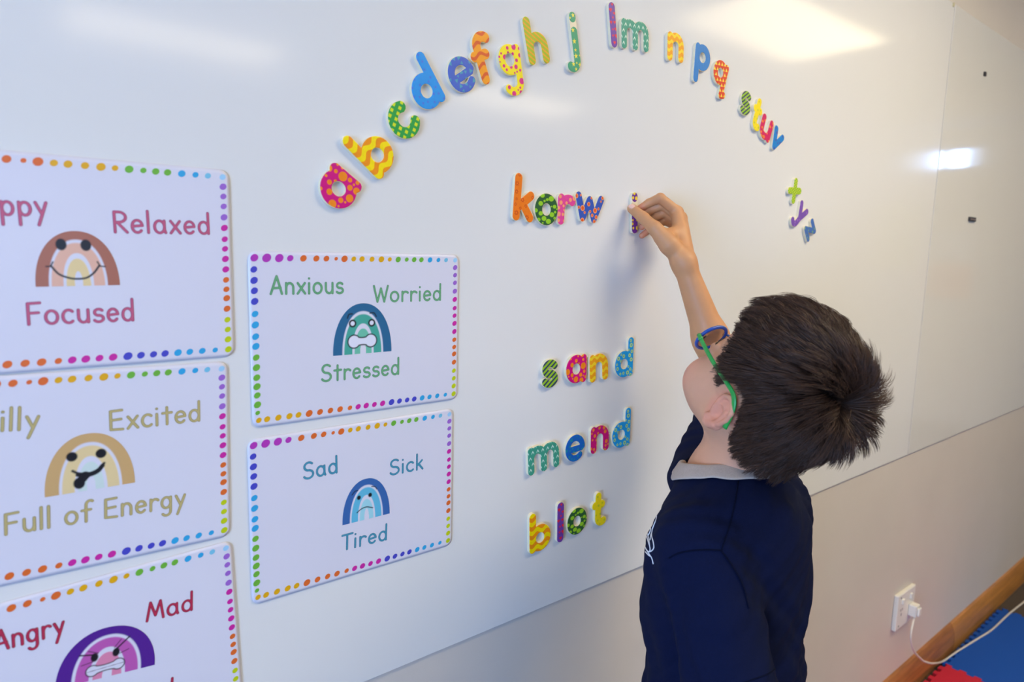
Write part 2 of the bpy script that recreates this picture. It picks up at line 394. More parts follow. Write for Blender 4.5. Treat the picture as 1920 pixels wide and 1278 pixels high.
PAT = {
    'a': scatter('dot', (214, 0, 124), (246, 140, 20), BIG, seed=3),
    'b': waves((255, 226, 0), (247, 148, 20), 14, 2.4, 20),
    'c': lattice('square', (38, 160, 70), (214, 226, 30), 7.0, 8.6, 2.7, .0, 14),
    'd': scatter('dot', (20, 150, 225), (70, 120, 215), [1.5] * 26, gap=3, seed=5),
    'dw': scatter('dot', (20, 158, 222), (196, 222, 110), [3.4, 3.4, 3.2, 3.2, 3, 3, 2.8, 2.8, 2.6, 2.6, 2.4, 2.4, 2.2, 2.2, 2, 2, 2, 1.8, 1.8], gap=1.6, seed=6, col2=(60, 170, 180), k2=.5, inset=-1.5),
    'e': scatter('tri', (66, 100, 192), (74, 160, 178), [4, 3.8, 3.6, 3.4, 3.2, 3, 3, 2.8, 2.6, 2.6, 2.4, 2.4, 2.2, 2.2, 2.2, 2, 2], gap=.4, seed=7, rot=999, inset=-.5),
    'ew': scatter('tri', (18, 100, 190), (30, 140, 160), [4, 3.8, 3.6, 3.4, 3.2, 3, 3, 2.8, 2.6, 2.6, 2.4, 2.4, 2.2, 2.2, 2.2, 2, 2], gap=.4, seed=8, rot=999, inset=-.5),
    'f': waves((250, 160, 25), (226, 92, 38), 13, 2.4, 22, .34, .2),
    'g': scatter('dot', (252, 226, 10), (222, 20, 130), [4.4, 4, 3.8, 3.4, 3.2, 3, 3, 2.8, 2.6, 2.6, 2.4, 2.4, 2.2, 2.2, 2, 2, 1.8, 1.8, 1.6, 1.6, 1.5, 1.4, 1.3, 1.2], gap=1.5, seed=9, inset=-.5),
    'h': stripes((168, 186, 20), (236, 166, 24), 5.6, 52, .42),
    'i': scatter('hex', (104, 44, 142), (238, 206, 50), [3.4, 3.2, 3, 2.8, 2.6, 2.6, 2.4, 2.2, 2, 2, 2, 1.8], gap=.9, seed=10, inset=-1),
    'j': scatter('star', (62, 160, 116), (240, 226, 70), [4.2, 4, 3.8, 3.8, 3.6, 3.4, 3, 2.8, 2, 2, 1.8], gap=1.2, seed=11, inset=-1.5),
    'k': scatter('flower', (242, 124, 20), (206, 66, 20), [3.6, 3.6, 3.4, 3.4, 3.2, 3, 2.6, 2.6, 2.4, 2.4, 2.2], gap=2.6, seed=12, col2=(242, 124, 20), k2=.42, inset=-2),
    'l': scatter('heart', (112, 62, 160), (226, 40, 60), [3.6, 3.4, 3.2, 3, 3, 2.8, 2.6, 2.4, 2.2, 2, 2], gap=1.2, seed=13, inset=-1.4),
    'm': lattice('chev', (62, 156, 130), (206, 236, 222), 9.6, 8.6, 2.7, .5),
    'n': waves((250, 216, 40), (246, 164, 22), 11, 1.8, 13, .56),
    'nw': scatter('dot', (206, 10, 118), (240, 134, 40), [3.2, 3, 3, 2.8, 2.8, 2.6, 2.6, 2.4, 2.4, 2.2, 2.2, 2, 2, 1.8, 1.8, 1.6, 1.6], gap=1.0, seed=14, inset=-.5),
    'o': scatter('oval', (38, 92, 50), (150, 206, 40), [4.2, 4, 3.8, 3.8, 3.6, 3.6, 3.4, 3.2, 3, 2.8, 2.4, 2.2, 2, 1.8, 1.6, 1.4, 1.2], gap=1.0, seed=15, inset=-1.5),
    'p': stripes((34, 132, 206), (24, 100, 176), 3.2, 12, .22),
    'q': lattice('tri', (220, 60, 30), (246, 216, 60), 9.0, 9.0, 3.9, .5, 20),
    'r': scatter('dot', (230, 70, 150), (250, 160, 110), [3.4, 3.2, 3, 2.8, 2.6, 2.6, 2.4, 2.4, 2.2, 2, 2, 1.8], gap=1.4, seed=16, inset=-1),
    's': stripes((150, 194, 40), (44, 62, 92), 6.0, 130, .46),
    't': scatter('dot', (250, 224, 20), (206, 206, 40), [2.2, 2, 2, 1.8, 1.8, 1.6, 1.6, 1.4, 1.4], gap=3, seed=17, inset=-1.5),
    'u': scatter('oval', (214, 20, 96), (244, 134, 40), [3.6, 3.4, 3.2, 3, 2.8, 2.8, 2.6, 2.4, 2.4, 2.2, 2, 1.8], gap=1.0, seed=18, inset=-.5),
    'v': scatter('dot', (20, 132, 206), (80, 90, 180), [3, 2.8, 2.6, 2.4, 2.2, 2, 1.8], gap=3, seed=19, inset=-1),
    'w': scatter('dot', (52, 86, 176), (246, 160, 100), [4.2, 4, 3.8, 3.4, 3.2, 3, 3, 2.8, 2.6, 2.4, 2.2, 2.2, 2, 2, 1.8, 1.8], gap=1.2, seed=20, col2=(232, 92, 30), k2=.66, inset=-1.6),
    'x': lattice('square', (120, 190, 40), (238, 222, 50), 5.0, 5.0, 2.1, .5, 10),
    'y': scatter('dot', (126, 84, 176), (160, 112, 196), [2.8, 2.6, 2.4, 2.2, 2, 2, 1.8], gap=1.6, seed=22, inset=-1),
    'z': scatter('star', (70, 112, 182), (130, 176, 110), [4, 3.6, 3.4, 3, 3, 2.6, 2.4, 2.4], gap=1.2, seed=23, inset=-1),
}
M_core = mat('painted_wood_edge', (236, 224, 190), .45, .4, noise=.1, nscale=90)
M_print = mat('letter_print', (255, 255, 255), .38, .4, vcol='print', noise=.06, nscale=400)
TH = .0062                                     # letter thickness
def letter_sdf(ch): return lambda P: seg_dist(P, G[ch]) - GRK.get(ch, GR)
def back_sdf(ch):
    st = list(G[ch])
    if ch == 'i': st = [Ln((6.5, 56), (6.5, 6.5))]
    if ch == 'j': st = st + [Ln((20, 55), (20, 34))]
    return lambda P: seg_dist(P, st) - GRK.get(ch, GR)
LET = {}
def letter_mesh(key, ch, s):
    """backing (wood core) and printed face of one letter, in metres about its own origin, lying in x-z and facing -y"""
    a, b = seg_arrays(G[ch]); lo = np.minimum(a.min(0), b.min(0)) - GR - 1; hi = np.maximum(a.max(0), b.max(0)) + GR + 1
    k = s * .001
    sd = back_sdf(ch); V, q, rim = region(lambda P: sd(P) + .15, lo, hi, .9)
    n_ = len(V); z0 = np.zeros(n_); prof = [(0.0, 0.0)]
    bv, inv = np.unique(rim, return_inverse=True); rim2 = inv.reshape(rim.shape); m_ = len(bv)
    X3 = lambda V_, y: np.stack([V_[:, 0] * k, np.full(len(V_), y), V_[:, 1] * k], 1)
    verts = np.vstack([X3(V, -(TH - .0004)), X3(V[bv], -(TH - .0004)), X3(V[bv], -.0001), X3(V, -.0001)])
    side = np.stack([rim2[:, 0] + n_, rim2[:, 0] + n_ + m_, rim2[:, 1] + n_ + m_, rim2[:, 1] + n_], 1)
    faces = np.vstack([q, side, q[:, ::-1] + n_ + 2 * m_])
    sf = letter_sdf(ch); ins = .22
    V2, q2, rim3 = region(lambda P: sf(P) + ins, lo, hi, .5)
    d = np.clip(-(sf(V2) + ins), 0, 1.3) / 1.3; y = -(TH - .0007 + .0008 * np.sqrt(np.clip(1 - (1 - d) ** 2, 0, 1)))
    fv = np.stack([V2[:, 0] * k, y, V2[:, 1] * k], 1); n2 = len(fv)
    bv2, inv2 = np.unique(rim3, return_inverse=True); r2 = inv2.reshape(rim3.shape)
    skirt = fv[bv2].copy(); skirt[:, 1] = -(TH - .0018)
    sk = np.stack([r2[:, 0], r2[:, 1]], 1)
    sf_ = np.stack([bv2[sk[:, 0]], n2 + sk[:, 0], n2 + sk[:, 1], bv2[sk[:, 1]]], 1)
    colr = PAT[key](V2, sf, lo, hi)
    return verts, faces, np.vstack([fv, skirt]), np.vstack([q2, sf_]), np.vstack([colr, colr[bv2]])
def fit_sim(pairs, y=-TH, smin=1.04, smax=1.16):
    g = np.array([p[0] for p in pairs], float) * .001; w = np.array([on_wall(*p[1], y=y) for p in pairs])
    gm, wm = g.mean(0), w.mean(0); g0, w0 = g - gm, w - wm
    a = (g0 * w0).sum(); b_ = (g0[:, 0] * w0[:, 1] - g0[:, 1] * w0[:, 0]).sum()
    th = math.atan2(b_, a); s = math.hypot(a, b_) / (g0 ** 2).sum(); s = min(max(s, smin), smax)
    Rm = np.array([[math.cos(th), -math.sin(th)], [math.sin(th), math.cos(th)]])
    return wm - s * Rm @ gm, th, s
def letter(key, pairs, label, rot=None, group='magnetic letters on the white board', ymount=0.0):
    ch = key[0]
    if rot is not None:
        th = math.radians(rot); s = 1.1; w = on_wall(*pairs[0][1], y=-TH)
        g = np.array(pairs[0][0]) * .001 * s
        t = w - np.array([math.cos(th) * g[0] - math.sin(th) * g[1], math.sin(th) * g[0] + math.cos(th) * g[1]])
    else:
        t, th, s = fit_sim(pairs)
    if key not in LET:
        bv, bf, fv, ff, fc = letter_mesh(key, ch, 1.0)
        o = obj('magnetic_letter', bv, bf, M_core); c = obj('printed_face', fv, ff, M_print, o, smooth=True, vcol=fc)
        LET[key] = (o, c)
    else:
        o0, c0 = LET[key]; o = o0.copy(); COL.objects.link(o); c = c0.copy(); COL.objects.link(c); c.parent = o
    o.location = (t[0], ymount, t[1]); o.rotation_euler = (0, -th, 0); o.scale = (s, 1, s)
    return tag(o, label, 'letter', group)
ARC = [
    ('a', [((36, 43), (620, 307)), ((36, 0), (678, 356.5)), ((21, 21.5), (634.2, 356.5))], 'magenta letter a with orange spots, lowest at the left end of the arch'),
    ('b', [((6.5, 64), (645.7, 259.6)), ((6.5, 0), (716.4, 335.2)), ((21.5, 21.5), (709.1, 285.2))], 'letter b in yellow and orange waves, tilted, second in the arch'),
    ('c', [((21, 21.5), (757.4, 227)), ((30, 33), (753.5, 199.5)), ((30, 10), (778.2, 224.4))], 'green letter c with yellow squares, in the arch between b and d'),
    ('d', [((36.5, 64), (785.4, 98.6)), ((36.5, 0), (833.7, 189)), ((21.5, 21.5), (797.5, 170.9))], 'plain blue letter d with faint specks, leaning left in the arch'),
    ('e', [((21.5, 21.5), (861, 139.7)), ((21.5, 29), (865.2, 129.1)), ((33, 9), (888.9, 149.5))], 'violet blue letter e with green triangles, in the arch beside d'),
    ('f', [((34, 54), (910, 72)), ((14, 0), (915.2, 160)), ((16, 36), (899.4, 100.2)), ((23, 64), (899, 59.8))], 'orange letter f with red waves, in the arch'),
    ('g', [((20.5, 21.5), (954, 116.6)), ((22, -28), (967, 176.8)), ((35, 43), (968.7, 79.8))], 'yellow letter g with magenta dots, in the arch'),
    ('h', [((6.5, 64), (985.8, 31.7)), ((6.5, 0), (998.6, 122.9)), ((34.2, 0), (1027.1, 117))], 'letter h in olive and orange diagonal stripes, in the arch'),
    ('j', [((20, 61), (1071.9, 23.4)), ((15, -22), (1081, 135)), ((20, 41), (1076.4, 48.9))], 'green letter j with yellow stars and a dot, standing alone in the arch'),
    ('l', [((6.5, 64), (1146.6, 4.1)), ((6.5, 0), (1152.8, 88.5))], 'purple letter l with red hearts, at the top of the arch beside m'),
    ('m', [((6.5, 43), (1169.3, 31.7)), ((6.5, 0), (1169, 90.2)), ((55.4, 0), (1214.8, 100.9))], 'teal letter m with white chevrons, at the top of the arch'),
    ('n', [((6.5, 43), (1256.8, 57.8)), ((6.5, 0), (1255, 112.6)), ((34, 0), (1278.5, 119.5))], 'letter n in yellow and orange waves, in the arch between m and p'),
    ('p', [((6.5, 43), (1308.4, 79.2)), ((6.5, -21.5), (1303.6, 152.2)), ((21.5, 21.5), (1319.8, 109.5))], 'blue letter p with darker streaks, in the arch touching q'),
    ('q', [((21.5, 21.5), (1349, 134.3)), ((36.5, 43), (1366, 124.6)), ((36.5, -20.5), (1351, 184))], 'red letter q with yellow triangles, in the arch touching p'),
    ('s', [((18, 43.3), (1402.7, 169)), ((17, 0), (1395.2, 217.7))], 'letter s in lime and navy stripes, on the falling right side of the arch'),
    ('t', [((14, 57), (1426.4, 184)), ((20, 0), (1415, 244))], 'plain yellow letter t on the falling right side of the arch'),
    ('u', [((6.5, 43), (1434.6, 211)), ((34, 43), (1449.6, 227)), ((34, 0), (1438.4, 268.4))], 'magenta letter u with orange spots, in the arch between t and v'),
    ('v', [((6.5, 43), (1457, 233.5)), ((33.5, 43), (1470.3, 256)), ((20, 0), (1449.6, 280))], 'bright blue letter v touching the u in the arch'),
    ('x', [((2, 41), (1494, 333.4)), ((35.5, 41), (1503.3, 358.5)), ((2, 2), (1477, 356.6)), ((35.5, 2), (1487.2, 382))], 'green letter x with yellow squares, turned like a plus'),
    ('y', [((5, 42), (1504, 376.5)), ((36, 42), (1517.2, 394.2)), ((4, -18), (1484.2, 420))], 'purple letter y low at the right end of the arch'),
    ('z', [((4, 43), (1524.7, 409.2)), ((36, 42), (1532, 437)), ((4, 1), (1507, 428)), ((37, 0), (1514.6, 455.4))], 'blue letter z with green stars, lowest at the right end of the arch'),
]
ROWS = [
    ('k', [((6.5, 64), (973.8, 324.7)), ((6.5, 0), (966.2, 412.5)), ((33, 1), (996.2, 415.9))], 'orange letter k with red flowers, first of the short row above the words'),
    ('o', [((21, 21.5), (1024.7, 392.5)), ((21, 43), (1025, 361.5)), ((21, 0), (1025, 423))], 'dark green letter o with lime spots, between k and r'),
    ('r', [((6.5, 43), (1055.4, 362.2)), ((6.5, 0), (1051.2, 422.5)), ((31, 37), (1075.3, 372))], 'pink letter r with peach dots, between o and w'),
    ('w', [((6.5, 43), (1083.2, 356.4)), ((53, 43), (1131.3, 366)), ((18, 0), (1091.5, 419))], 'blue letter w with orange ringed dots, beside the pink r'),
    ('s', [((18, 43.3), (1034, 671)), ((17, 0), (1030, 729.6))], 'letter s in lime and navy stripes, first letter of the word sand'),
    ('a', [((36, 43), (1096, 664)), ((36, 0), (1095, 717)), ((21, 21.5), (1078.8, 690))], 'magenta letter a with orange spots, in the word sand'),
    ('n', [((6.5, 43), (1110.5, 664.8)), ((6.5, 0), (1110.5, 716.3)), ((34, 0), (1137, 712.3))], 'letter n in yellow and orange waves, in the word sand'),
    ('dw', [((36.5, 64), (1183.9, 633)), ((36.5, 0), (1182.5, 706)), ((21.5, 21.5), (1169.9, 680))], 'blue letter d with yellow rings, last letter of the word sand'),
    ('m', [((6.5, 43), (994, 837.6)), ((6.5, 0), (995, 892.3)), ((55.4, 0), (1047, 876.5))], 'teal letter m with white chevrons, first letter of the word mend'),
    ('ew', [((21.5, 21.5), (1078.8, 839.4)), ((21.5, 43), (1079.5, 813)), ((21.5, 0), (1078.5, 867))], 'dark blue letter e with teal triangles, in the word mend'),
    ('nw', [((6.5, 43), (1113, 799.8)), ((6.5, 0), (1112, 850)), ((34, 0), (1138, 844.8))], 'magenta letter n with orange dots, in the word mend'),
    ('dw', [((36.5, 64), (1178.5, 765.6)), ((36.5, 0), (1177, 836.9)), ((21.5, 21.5), (1164.5, 812.4))], 'blue letter d with yellow rings, last letter of the word mend'),
    ('b', [((6.5, 64), (998.9, 964.3)), ((6.5, 0), (997.8, 1039)), ((21.5, 21.5), (1014.7, 1005))], 'letter b in yellow and orange waves, first letter of the word blot'),
    ('l', [((6.5, 64), (1051.8, 942)), ((6.5, 0), (1050.7, 1015.8))], 'purple letter l with red hearts, in the word blot'),
    ('o', [((21, 21.5), (1082.4, 976.9)), ((21, 43), (1083, 950)), ((21, 0), (1082, 1003))], 'dark green letter o with lime spots, in the word blot'),
    ('t', [((14, 57), (1122.7, 921)), ((21, 0), (1126.4, 987))], 'yellow letter t with faint specks, last letter of the word blot'),
]
for key, pairs, label in ARC + ROWS: letter(key, pairs, label)
letter('i', [((6.5, 62), (1190.5, 360.5)), ((6.5, 0), (1190.5, 438))], 'purple letter i with yellow spots, pinched in the boy\'s fingers')
# ------------------------------------------------------------------ lettering on the posters (monoline, units: x-height 9.6)
def dot_(x, y): return Ln((x, y), (x + .05, y))
T = {
    'a': ([R_(4.6, 4.7, 4.1, 4.7), Ln((8.7, 9.4), (8.7, 2.5), (9.6, .2))], 11.6),
    'c': ([A(4.8, 4.8, 4.5, 4.8, 48, 312)], 9.6),
    'd': ([R_(4.6, 4.7, 4.1, 4.7), Ln((8.8, 16.5), (8.8, 0))], 11.4),
    'e': ([cat_(Ln((.8, 4.7), (8.6, 5.4)), A(4.7, 4.7, 4.1, 4.7, 8, 318))], 10.6),
    'f': ([cat_(A(7, 13, 3.4, 3.4, 55, 180), Ln((3.6, 13), (3.6, 0))), Ln((.3, 9), (7.4, 9.2))], 8.6),
    'g': ([R_(4.6, 5, 4.1, 4.5), cat_(Ln((8.7, 9.4), (8.7, -2.4)), A(4.7, -2.4, 4, 3.6, 0, -145))], 11.4),
    'i': ([Ln((1, 9.2), (1, 0)), dot_(1, 13.6)], 3.8),
    'k': ([Ln((1, 16.5), (1, 0)), Ln((7.2, 9.4), (1.2, 4.2)), Ln((3.2, 6), (8, 0))], 9.4),
    'l': ([Ln((1, 16.5), (1, 0))], 3.8),
    'n': ([Ln((1, 9.4), (1, 0)), cat_(A(4.8, 5.2, 3.8, 4.2, 180, 0), Ln((8.6, 5.2), (8.6, 0)))], 11),
    'o': ([R_(4.8, 4.7, 4.5, 4.7)], 11.2),
    'p': ([Ln((1, 9.3), (1, -6.4)), R_(5.2, 4.8, 4.1, 4.5)], 11.2),
    'r': ([Ln((1, 9.4), (1, 0)), A(5, 4.9, 4, 4.4, 180, 48)], 8.8),
    's': ([cat_(A(4.4, 7.1, 3.4, 2.4, 35, 265, 20), A(4.1, 2.4, 3.8, 2.5, 85, -150, 20))], 9.4),
    't': ([Ln((4, 14), (4, 0)), Ln((.3, 9.3), (8, 9.5))], 9.2),
    'u': ([cat_(Ln((1, 9.4), (1, 4)), A(4.8, 4, 3.8, 4, 180, 360)), Ln((8.6, 9.4), (8.7, 0))], 11),
    'x': ([Ln((.5, 9.4), (8.4, 0)), Ln((8.2, 9.4), (.4, 0))], 10),
    'y': ([Ln((.5, 9.4), (4.8, 1.6)), Ln((8.8, 9.4), (2, -6.3))], 10),
    'H': ([Ln((1, 15.5), (1, 0)), Ln((10.6, 15.5), (10.6, 0)), Ln((1, 7.8), (10.6, 8))], 13.4),
    'R': ([Ln((1, 15.2), (1, 0)), cat_(Ln((1, 15.2)), A(4.5, 11.4, 5.2, 3.8, 80, -90), Ln((1.2, 7.4))), Ln((3, 7.5), (10.4, 0))], 12),
    'F': ([Ln((10, 15.4), (1, 15), (1, 0)), Ln((1, 8), (8.6, 8.3))], 11.6),
    'S': ([cat_(A(6, 11.5, 4.7, 3.8, 40, 265, 22), A(5.4, 3.9, 5.2, 3.9, 85, -150, 22))], 12.4),
    'E': ([Ln((10, 15.3), (1, 15), (1, .4), (10.4, 0)), Ln((1, 7.8), (9.2, 8.2))], 12.4),
    'A': ([Ln((.4, 0), (6.6, 15.5), (12, 0)), Ln((3, 5), (10.6, 5.4))], 13.6),
    'M': ([Ln((.6, 0), (3.6, 15.4), (8, 3.4), (12.4, 15.4), (15, 0))], 16.6),
    'W': ([Ln((.4, 15.4), (4.4, 0), (8.4, 13), (12.2, 0), (16.4, 15.4))], 17.6),
    'T': ([Ln((.4, 15), (12, 15.4)), Ln((6, 15), (6, 0))], 12.4),
    ' ': ([], 6.5),
}
TRACK = 1.9
def word_strokes(w):
    out, x_, marks = [], 0., []
    for ch in w:
        st, adv = T[ch]; marks.append(x_); out += [s + [x_, 0] for s in st]; x_ += adv + TRACK
    return out, x_, marks
UV = .00139                                     # metres per unit of letter height on the posters
M_lam = mat('laminated_paper', (220, 218, 229), .28, .35, noise=.02, nscale=6)
M_ink = mat('poster_ink', (255, 255, 255), .3, .45, vcol='print')
PY = -.0016                                     # front of the laminated sheet
def word(txt, pts, col, dark, parent):
    """pts: ((unit x, px), (unit x, px)) on the baseline"""
    (c0_, p0), (c1_, p1) = pts; mk = word_strokes(txt)[2]; u0, u1 = mk[c0_[0]] + c0_[1], mk[c1_[0]] + c1_[1]; a, b = on_wall(*p0, y=PY), on_wall(*p1, y=PY)
    e = (b - a) / (u1 - u0); nrm = np.array([-e[1], e[0]]); nrm = nrm / np.linalg.norm(nrm) * UV
    Mx = np.stack([e, nrm], 1); Mi = np.linalg.inv(Mx); o_ = a - e * u0
    st, wdt, _ = word_strokes(txt); st = [s @ Mx.T for s in st]
    r = .00150
    S = lambda P: seg_dist(P, st) - r
    al = np.vstack(st); lo, hi = al.min(0) - .003, al.max(0) + .003
    V, q, _ = region(S, lo, hi, .00062)
    d = S(V); c = mixc(np.tile(np.array(lin(dark)), (len(V), 1)), lin(col), sstep(-.0003, -.0009, d) * 1.0 if False else np.clip(-d / .0010, 0, 1))
    hl = seg_dist(V + [-.0005, .0006], st); c = mixc(c, lin(col), sstep(r, r * .2, hl) if False else np.clip(1 - hl / (r * 1.2), 0, 1) * .5)
    W = V + o_
    loc = np.array([parent.location.x, 0, parent.location.z])
    return obj('printed_word', np.stack([W[:, 0], np.full(len(W), PY - .00025), W[:, 1]], 1) - loc, q, M_ink, parent, vcol=c)
def halfell(P, a, b, n=2.15): return ((np.abs(P[:, 0]) / a) ** n + (np.clip(P[:, 1], 0, None) / b) ** n) ** (1 / n) - 1
def rainbow(pL, pR, pT, cols, face, parent, paper=(220, 218, 229)):
    L, Rr, Tp = (on_wall(*p, y=PY) for p in (pL, pR, pT))
    ex = (Rr - L) / 2; c0 = (L + Rr) / 2; ax = np.linalg.norm(ex); ey = np.array([-ex[1], ex[0]]) / ax
    H = (Tp - c0) @ ey; ex = ex / ax
    def col_at(U):      # U: arch units, x -1..1, y 0..1 ; everything here is printed ink
        f = lambda a, b: halfell(U, a, b)
        c = np.tile(np.array(lin(cols[0])), (len(U), 1)); k = .02
        for (a, b, cc) in ((.70, .845, paper), (.635, .785, cols[1]), (.365, .60, paper), (.29, .50, cols[2]), (.10, .27, paper)):
            c = mixc(c, lin(cc), 1 - sstep(-k, k, f(a, b)))
        return face(U, c, ax / H)
    S = lambda P: np.maximum(halfell(P / [ax, H], 1.0, 1.0) * ax * .9, -P[:, 1])
    V, q, _ = region(S, (-ax - .003, -.002), (ax + .003, H + .003), .0006)
    c = col_at(V / [ax, H]); W = c0 + V[:, :1] * ex + V[:, 1:] * ey
    loc = np.array([parent.location.x, 0, parent.location.z])
    return obj('rainbow_face', np.stack([W[:, 0], np.full(len(W), PY - .00025), W[:, 1]], 1) - loc, q, M_ink, parent, vcol=c)
BLK = (28, 28, 34)
def ink(c, d, k=.012, col=BLK): return mixc(c, lin(col), 1 - sstep(-k, k, d))
def ell2(U, x_, y_, rx, ry, asp): return (np.hypot((U[:, 0] - x_) * asp / rx, (U[:, 1] - y_) / ry) - 1) * min(rx, ry)
def strk(U, pts, r, asp): return seg_dist(U * [asp, 1], [np.array(pts, float) * [asp, 1]]) - r
def bone(U, x_, y_, hw, hh, asp, tilt=0.):
    q = (U - [x_, y_]) * [asp, 1]; ca, sa = math.cos(tilt), math.sin(tilt); q = q @ np.array([[ca, -sa], [sa, ca]])
    hw = hw * asp; lobe = np.minimum(np.hypot(q[:, 0] + hw * .62, q[:, 1]) - hh, np.hypot(q[:, 0] - hw * .62, q[:, 1]) - hh)
    neck = np.maximum(np.abs(q[:, 1]) - hh * (.55 + .35 * (q[:, 0] / (hw * .62)) ** 2), np.abs(q[:, 0]) - hw * .62)
    return np.minimum(lobe, neck), q
def face_happy(U, c, s):
    c = ink(c, ell2(U, -.35, .755, .085, .105, s)); c = ink(c, ell2(U, .23, .745, .085, .105, s))
    m = spline([(-.62, .37), (-.45, .22), (-.2, .145), (0, .13), (.2, .15), (.38, .24), (.52, .37)], 6)
    c = ink(c, strk(U, m, .017, s)); c = ink(c, strk(U, [(-.73, .36), (-.63, .36), (-.57, .44)], .012, s)); return ink(c, strk(U, [(.48, .44), (.54, .36), (.66, .35)], .012, s))
def face_silly(U, c, s):
    c = ink(c, ell2(U, -.39, .63, .082, .082, s)); c = ink(c, ell2(U, .25, .62, .082, .082, s))
    up = spline([(-.39, .38), (-.25, .32), (-.02, .30), (.18, .35), (.31, .44)], 6); c = ink(c, strk(U, up, .02, s))
    lo_ = spline([(-.28, .30), (-.05, .27), (.15, .31), (.27, .40)], 6); c = ink(c, strk(U, lo_, .035, s))
    return ink(c, np.minimum(ell2(U, -.26, .15, .085, .10, s), strk(U, [(-.24, .18), (-.12, .27)], .07, s)))
def face_angry(U, c, s):
    for x_ in (-.27, .16): c = ink(c, ell2(U, x_, .45 if x_ < 0 else .46, .062, .085, s))
    for p in ([(-.56, .55), (-.27, .50)], [(.16, .52), (.42, .72)]): c = ink(c, strk(U, p, .014, s))
    for p in ([(-.4, .60), (-.2, .52)], [(.12, .56), (.25, .70)], [(-.52, .34), (-.3, .37)], [(.24, .42), (.42, .47)]): c = ink(c, strk(U, p, .007, s))
    d, q = bone(U, -.04, .20, .42, .105, s, 0.06); c = ink(c, d - .012); c = mixc(c, lin((220, 218, 229)), 1 - sstep(-.01, .01, d + .008))
    return np.where((d < -.012)[:, None], mixc(c, lin((120, 110, 130)), (1 - sstep(.004, .010, np.abs(q[:, 1]))) * .8), c)
def face_anx(U, c, s):
    for x_, y_ in ((-.35, .61), (.30, .605)):
        c = ink(c, ell2(U, x_, y_, .078, .078, s)); c = mixc(c, lin((228, 228, 240)), 1 - sstep(-.01, .01, ell2(U, x_, y_, .045, .045, s)))
    c = ink(c, strk(U, spline([(-.52, .72), (-.47, .79), (-.36, .80)], 6), .012, s)); c = ink(c, strk(U, spline([(.24, .80), (.38, .80), (.46, .73)], 6), .012, s))
    d, q = bone(U, -.02, .25, .46, .13, s); c = ink(c, d - .012); return mixc(c, lin((228, 228, 240)), 1 - sstep(-.012, .012, d + .012))
def face_sad(U, c, s):
    c = ink(c, ell2(U, -.32, .575, .048, .052, s)); c = ink(c, ell2(U, .15, .58, .048, .052, s))
    c = ink(c, strk(U, spline([(-.40, .22), (-.22, .285), (0, .305), (.26, .25)], 6), .012, s))
    c = ink(c, strk(U, spline([(-.60, .68), (-.48, .75), (-.36, .755)], 6), .011, s)); return ink(c, strk(U, spline([(.22, .78), (.36, .755), (.44, .69)], 6), .011, s))
TOPX = [5, 19.7, 35, 48.6, 65.3, 82.2, 95.6, 108.8, 120.4, 133.4, 145.2, 159.8, 173.8, 186.5, 199.5, 212.9, 224.8, 236.5, 250.8, 264.9, 278, 293.9]
LEFTY = [22.2, 35.3, 47.7, 60.5, 75.7, 89, 103.3, 115.2, 129, 141.4, 153.9, 165.1, 176, 187.8, 198]
RIGHTY = [19.1, 30.1, 41.3, 53.7, 65.8, 78.7, 89.8, 101.4, 113.5, 125.7, 136.7, 147.1, 159.5, 172.5, 184.1, 195.8, 207.7]
BOTX = [3.6, 13.8, 27.8, 41.9, 53.7, 67.9, 82.6, 96.9, 110.5, 124.7, 136.7, 148.7, 161.1, 173.7, 187.7, 200.3, 212.7, 224.4, 237.7, 250.1, 263.5, 277.7, 291.3]
VIO, ORA, YEL, GRN, CYA, PALE, IND, MAG, LIM, LIL = (182, 58, 178), (226, 108, 44), (230, 172, 20), (112, 182, 62), (50, 166, 218), (160, 208, 238), (72, 74, 190), (206, 42, 158), (196, 208, 20), (158, 104, 200)
def dots():
    D = []
    ct = [VIO] * 4 + [ORA] * 5 + [YEL] * 5 + [GRN] * 4 + [CYA] * 2 + [(120, 194, 222), PALE]; sz = [1.15, 1.35, 1.3, 1, 1.05, 1, .95, .6, 1.1, .85, .95, .9, 1.05, .75, 1, .75, .9, .9, .95, .8, .8, .85]
    for x_, c, s in zip(TOPX, ct, sz): D.append((x_, 8.3, s, c))
    for i, y_ in enumerate(LEFTY): D.append((4, y_, [1, 1.1, 1.05, 1.1][i % 4] if i < 14 else .7, [IND] * 4 + [CYA] * 4 + [GRN] * 7 == 0 or ([IND] * 4 + [CYA] * 4 + [GRN] * 7)[i]))
    for i, y_ in enumerate(RIGHTY): D.append((294, y_, [.95, .85, .85, .95][i % 4], ([LIL] * 4 + [MAG] * 5 + [ORA] * 4 + [LIM] * 4)[i]))
    cb = [YEL] * 5 + [ORA] * 5 + [MAG] * 4 + [IND] * 4 + [CYA] * 4
    for i, x_ in enumerate(BOTX[:22]): D.append((x_ + 1.5, 207.5, [.85, .95, 1, 1, .95, 1.15, 1, .95, 1, .8, .95, 1, .9, 1, 1.1, .95, .9, .95, 1, .9, .9, .75][i], cb[i]))
    return D
DOTS = dots(); PWD, PHT = .3035, .2165
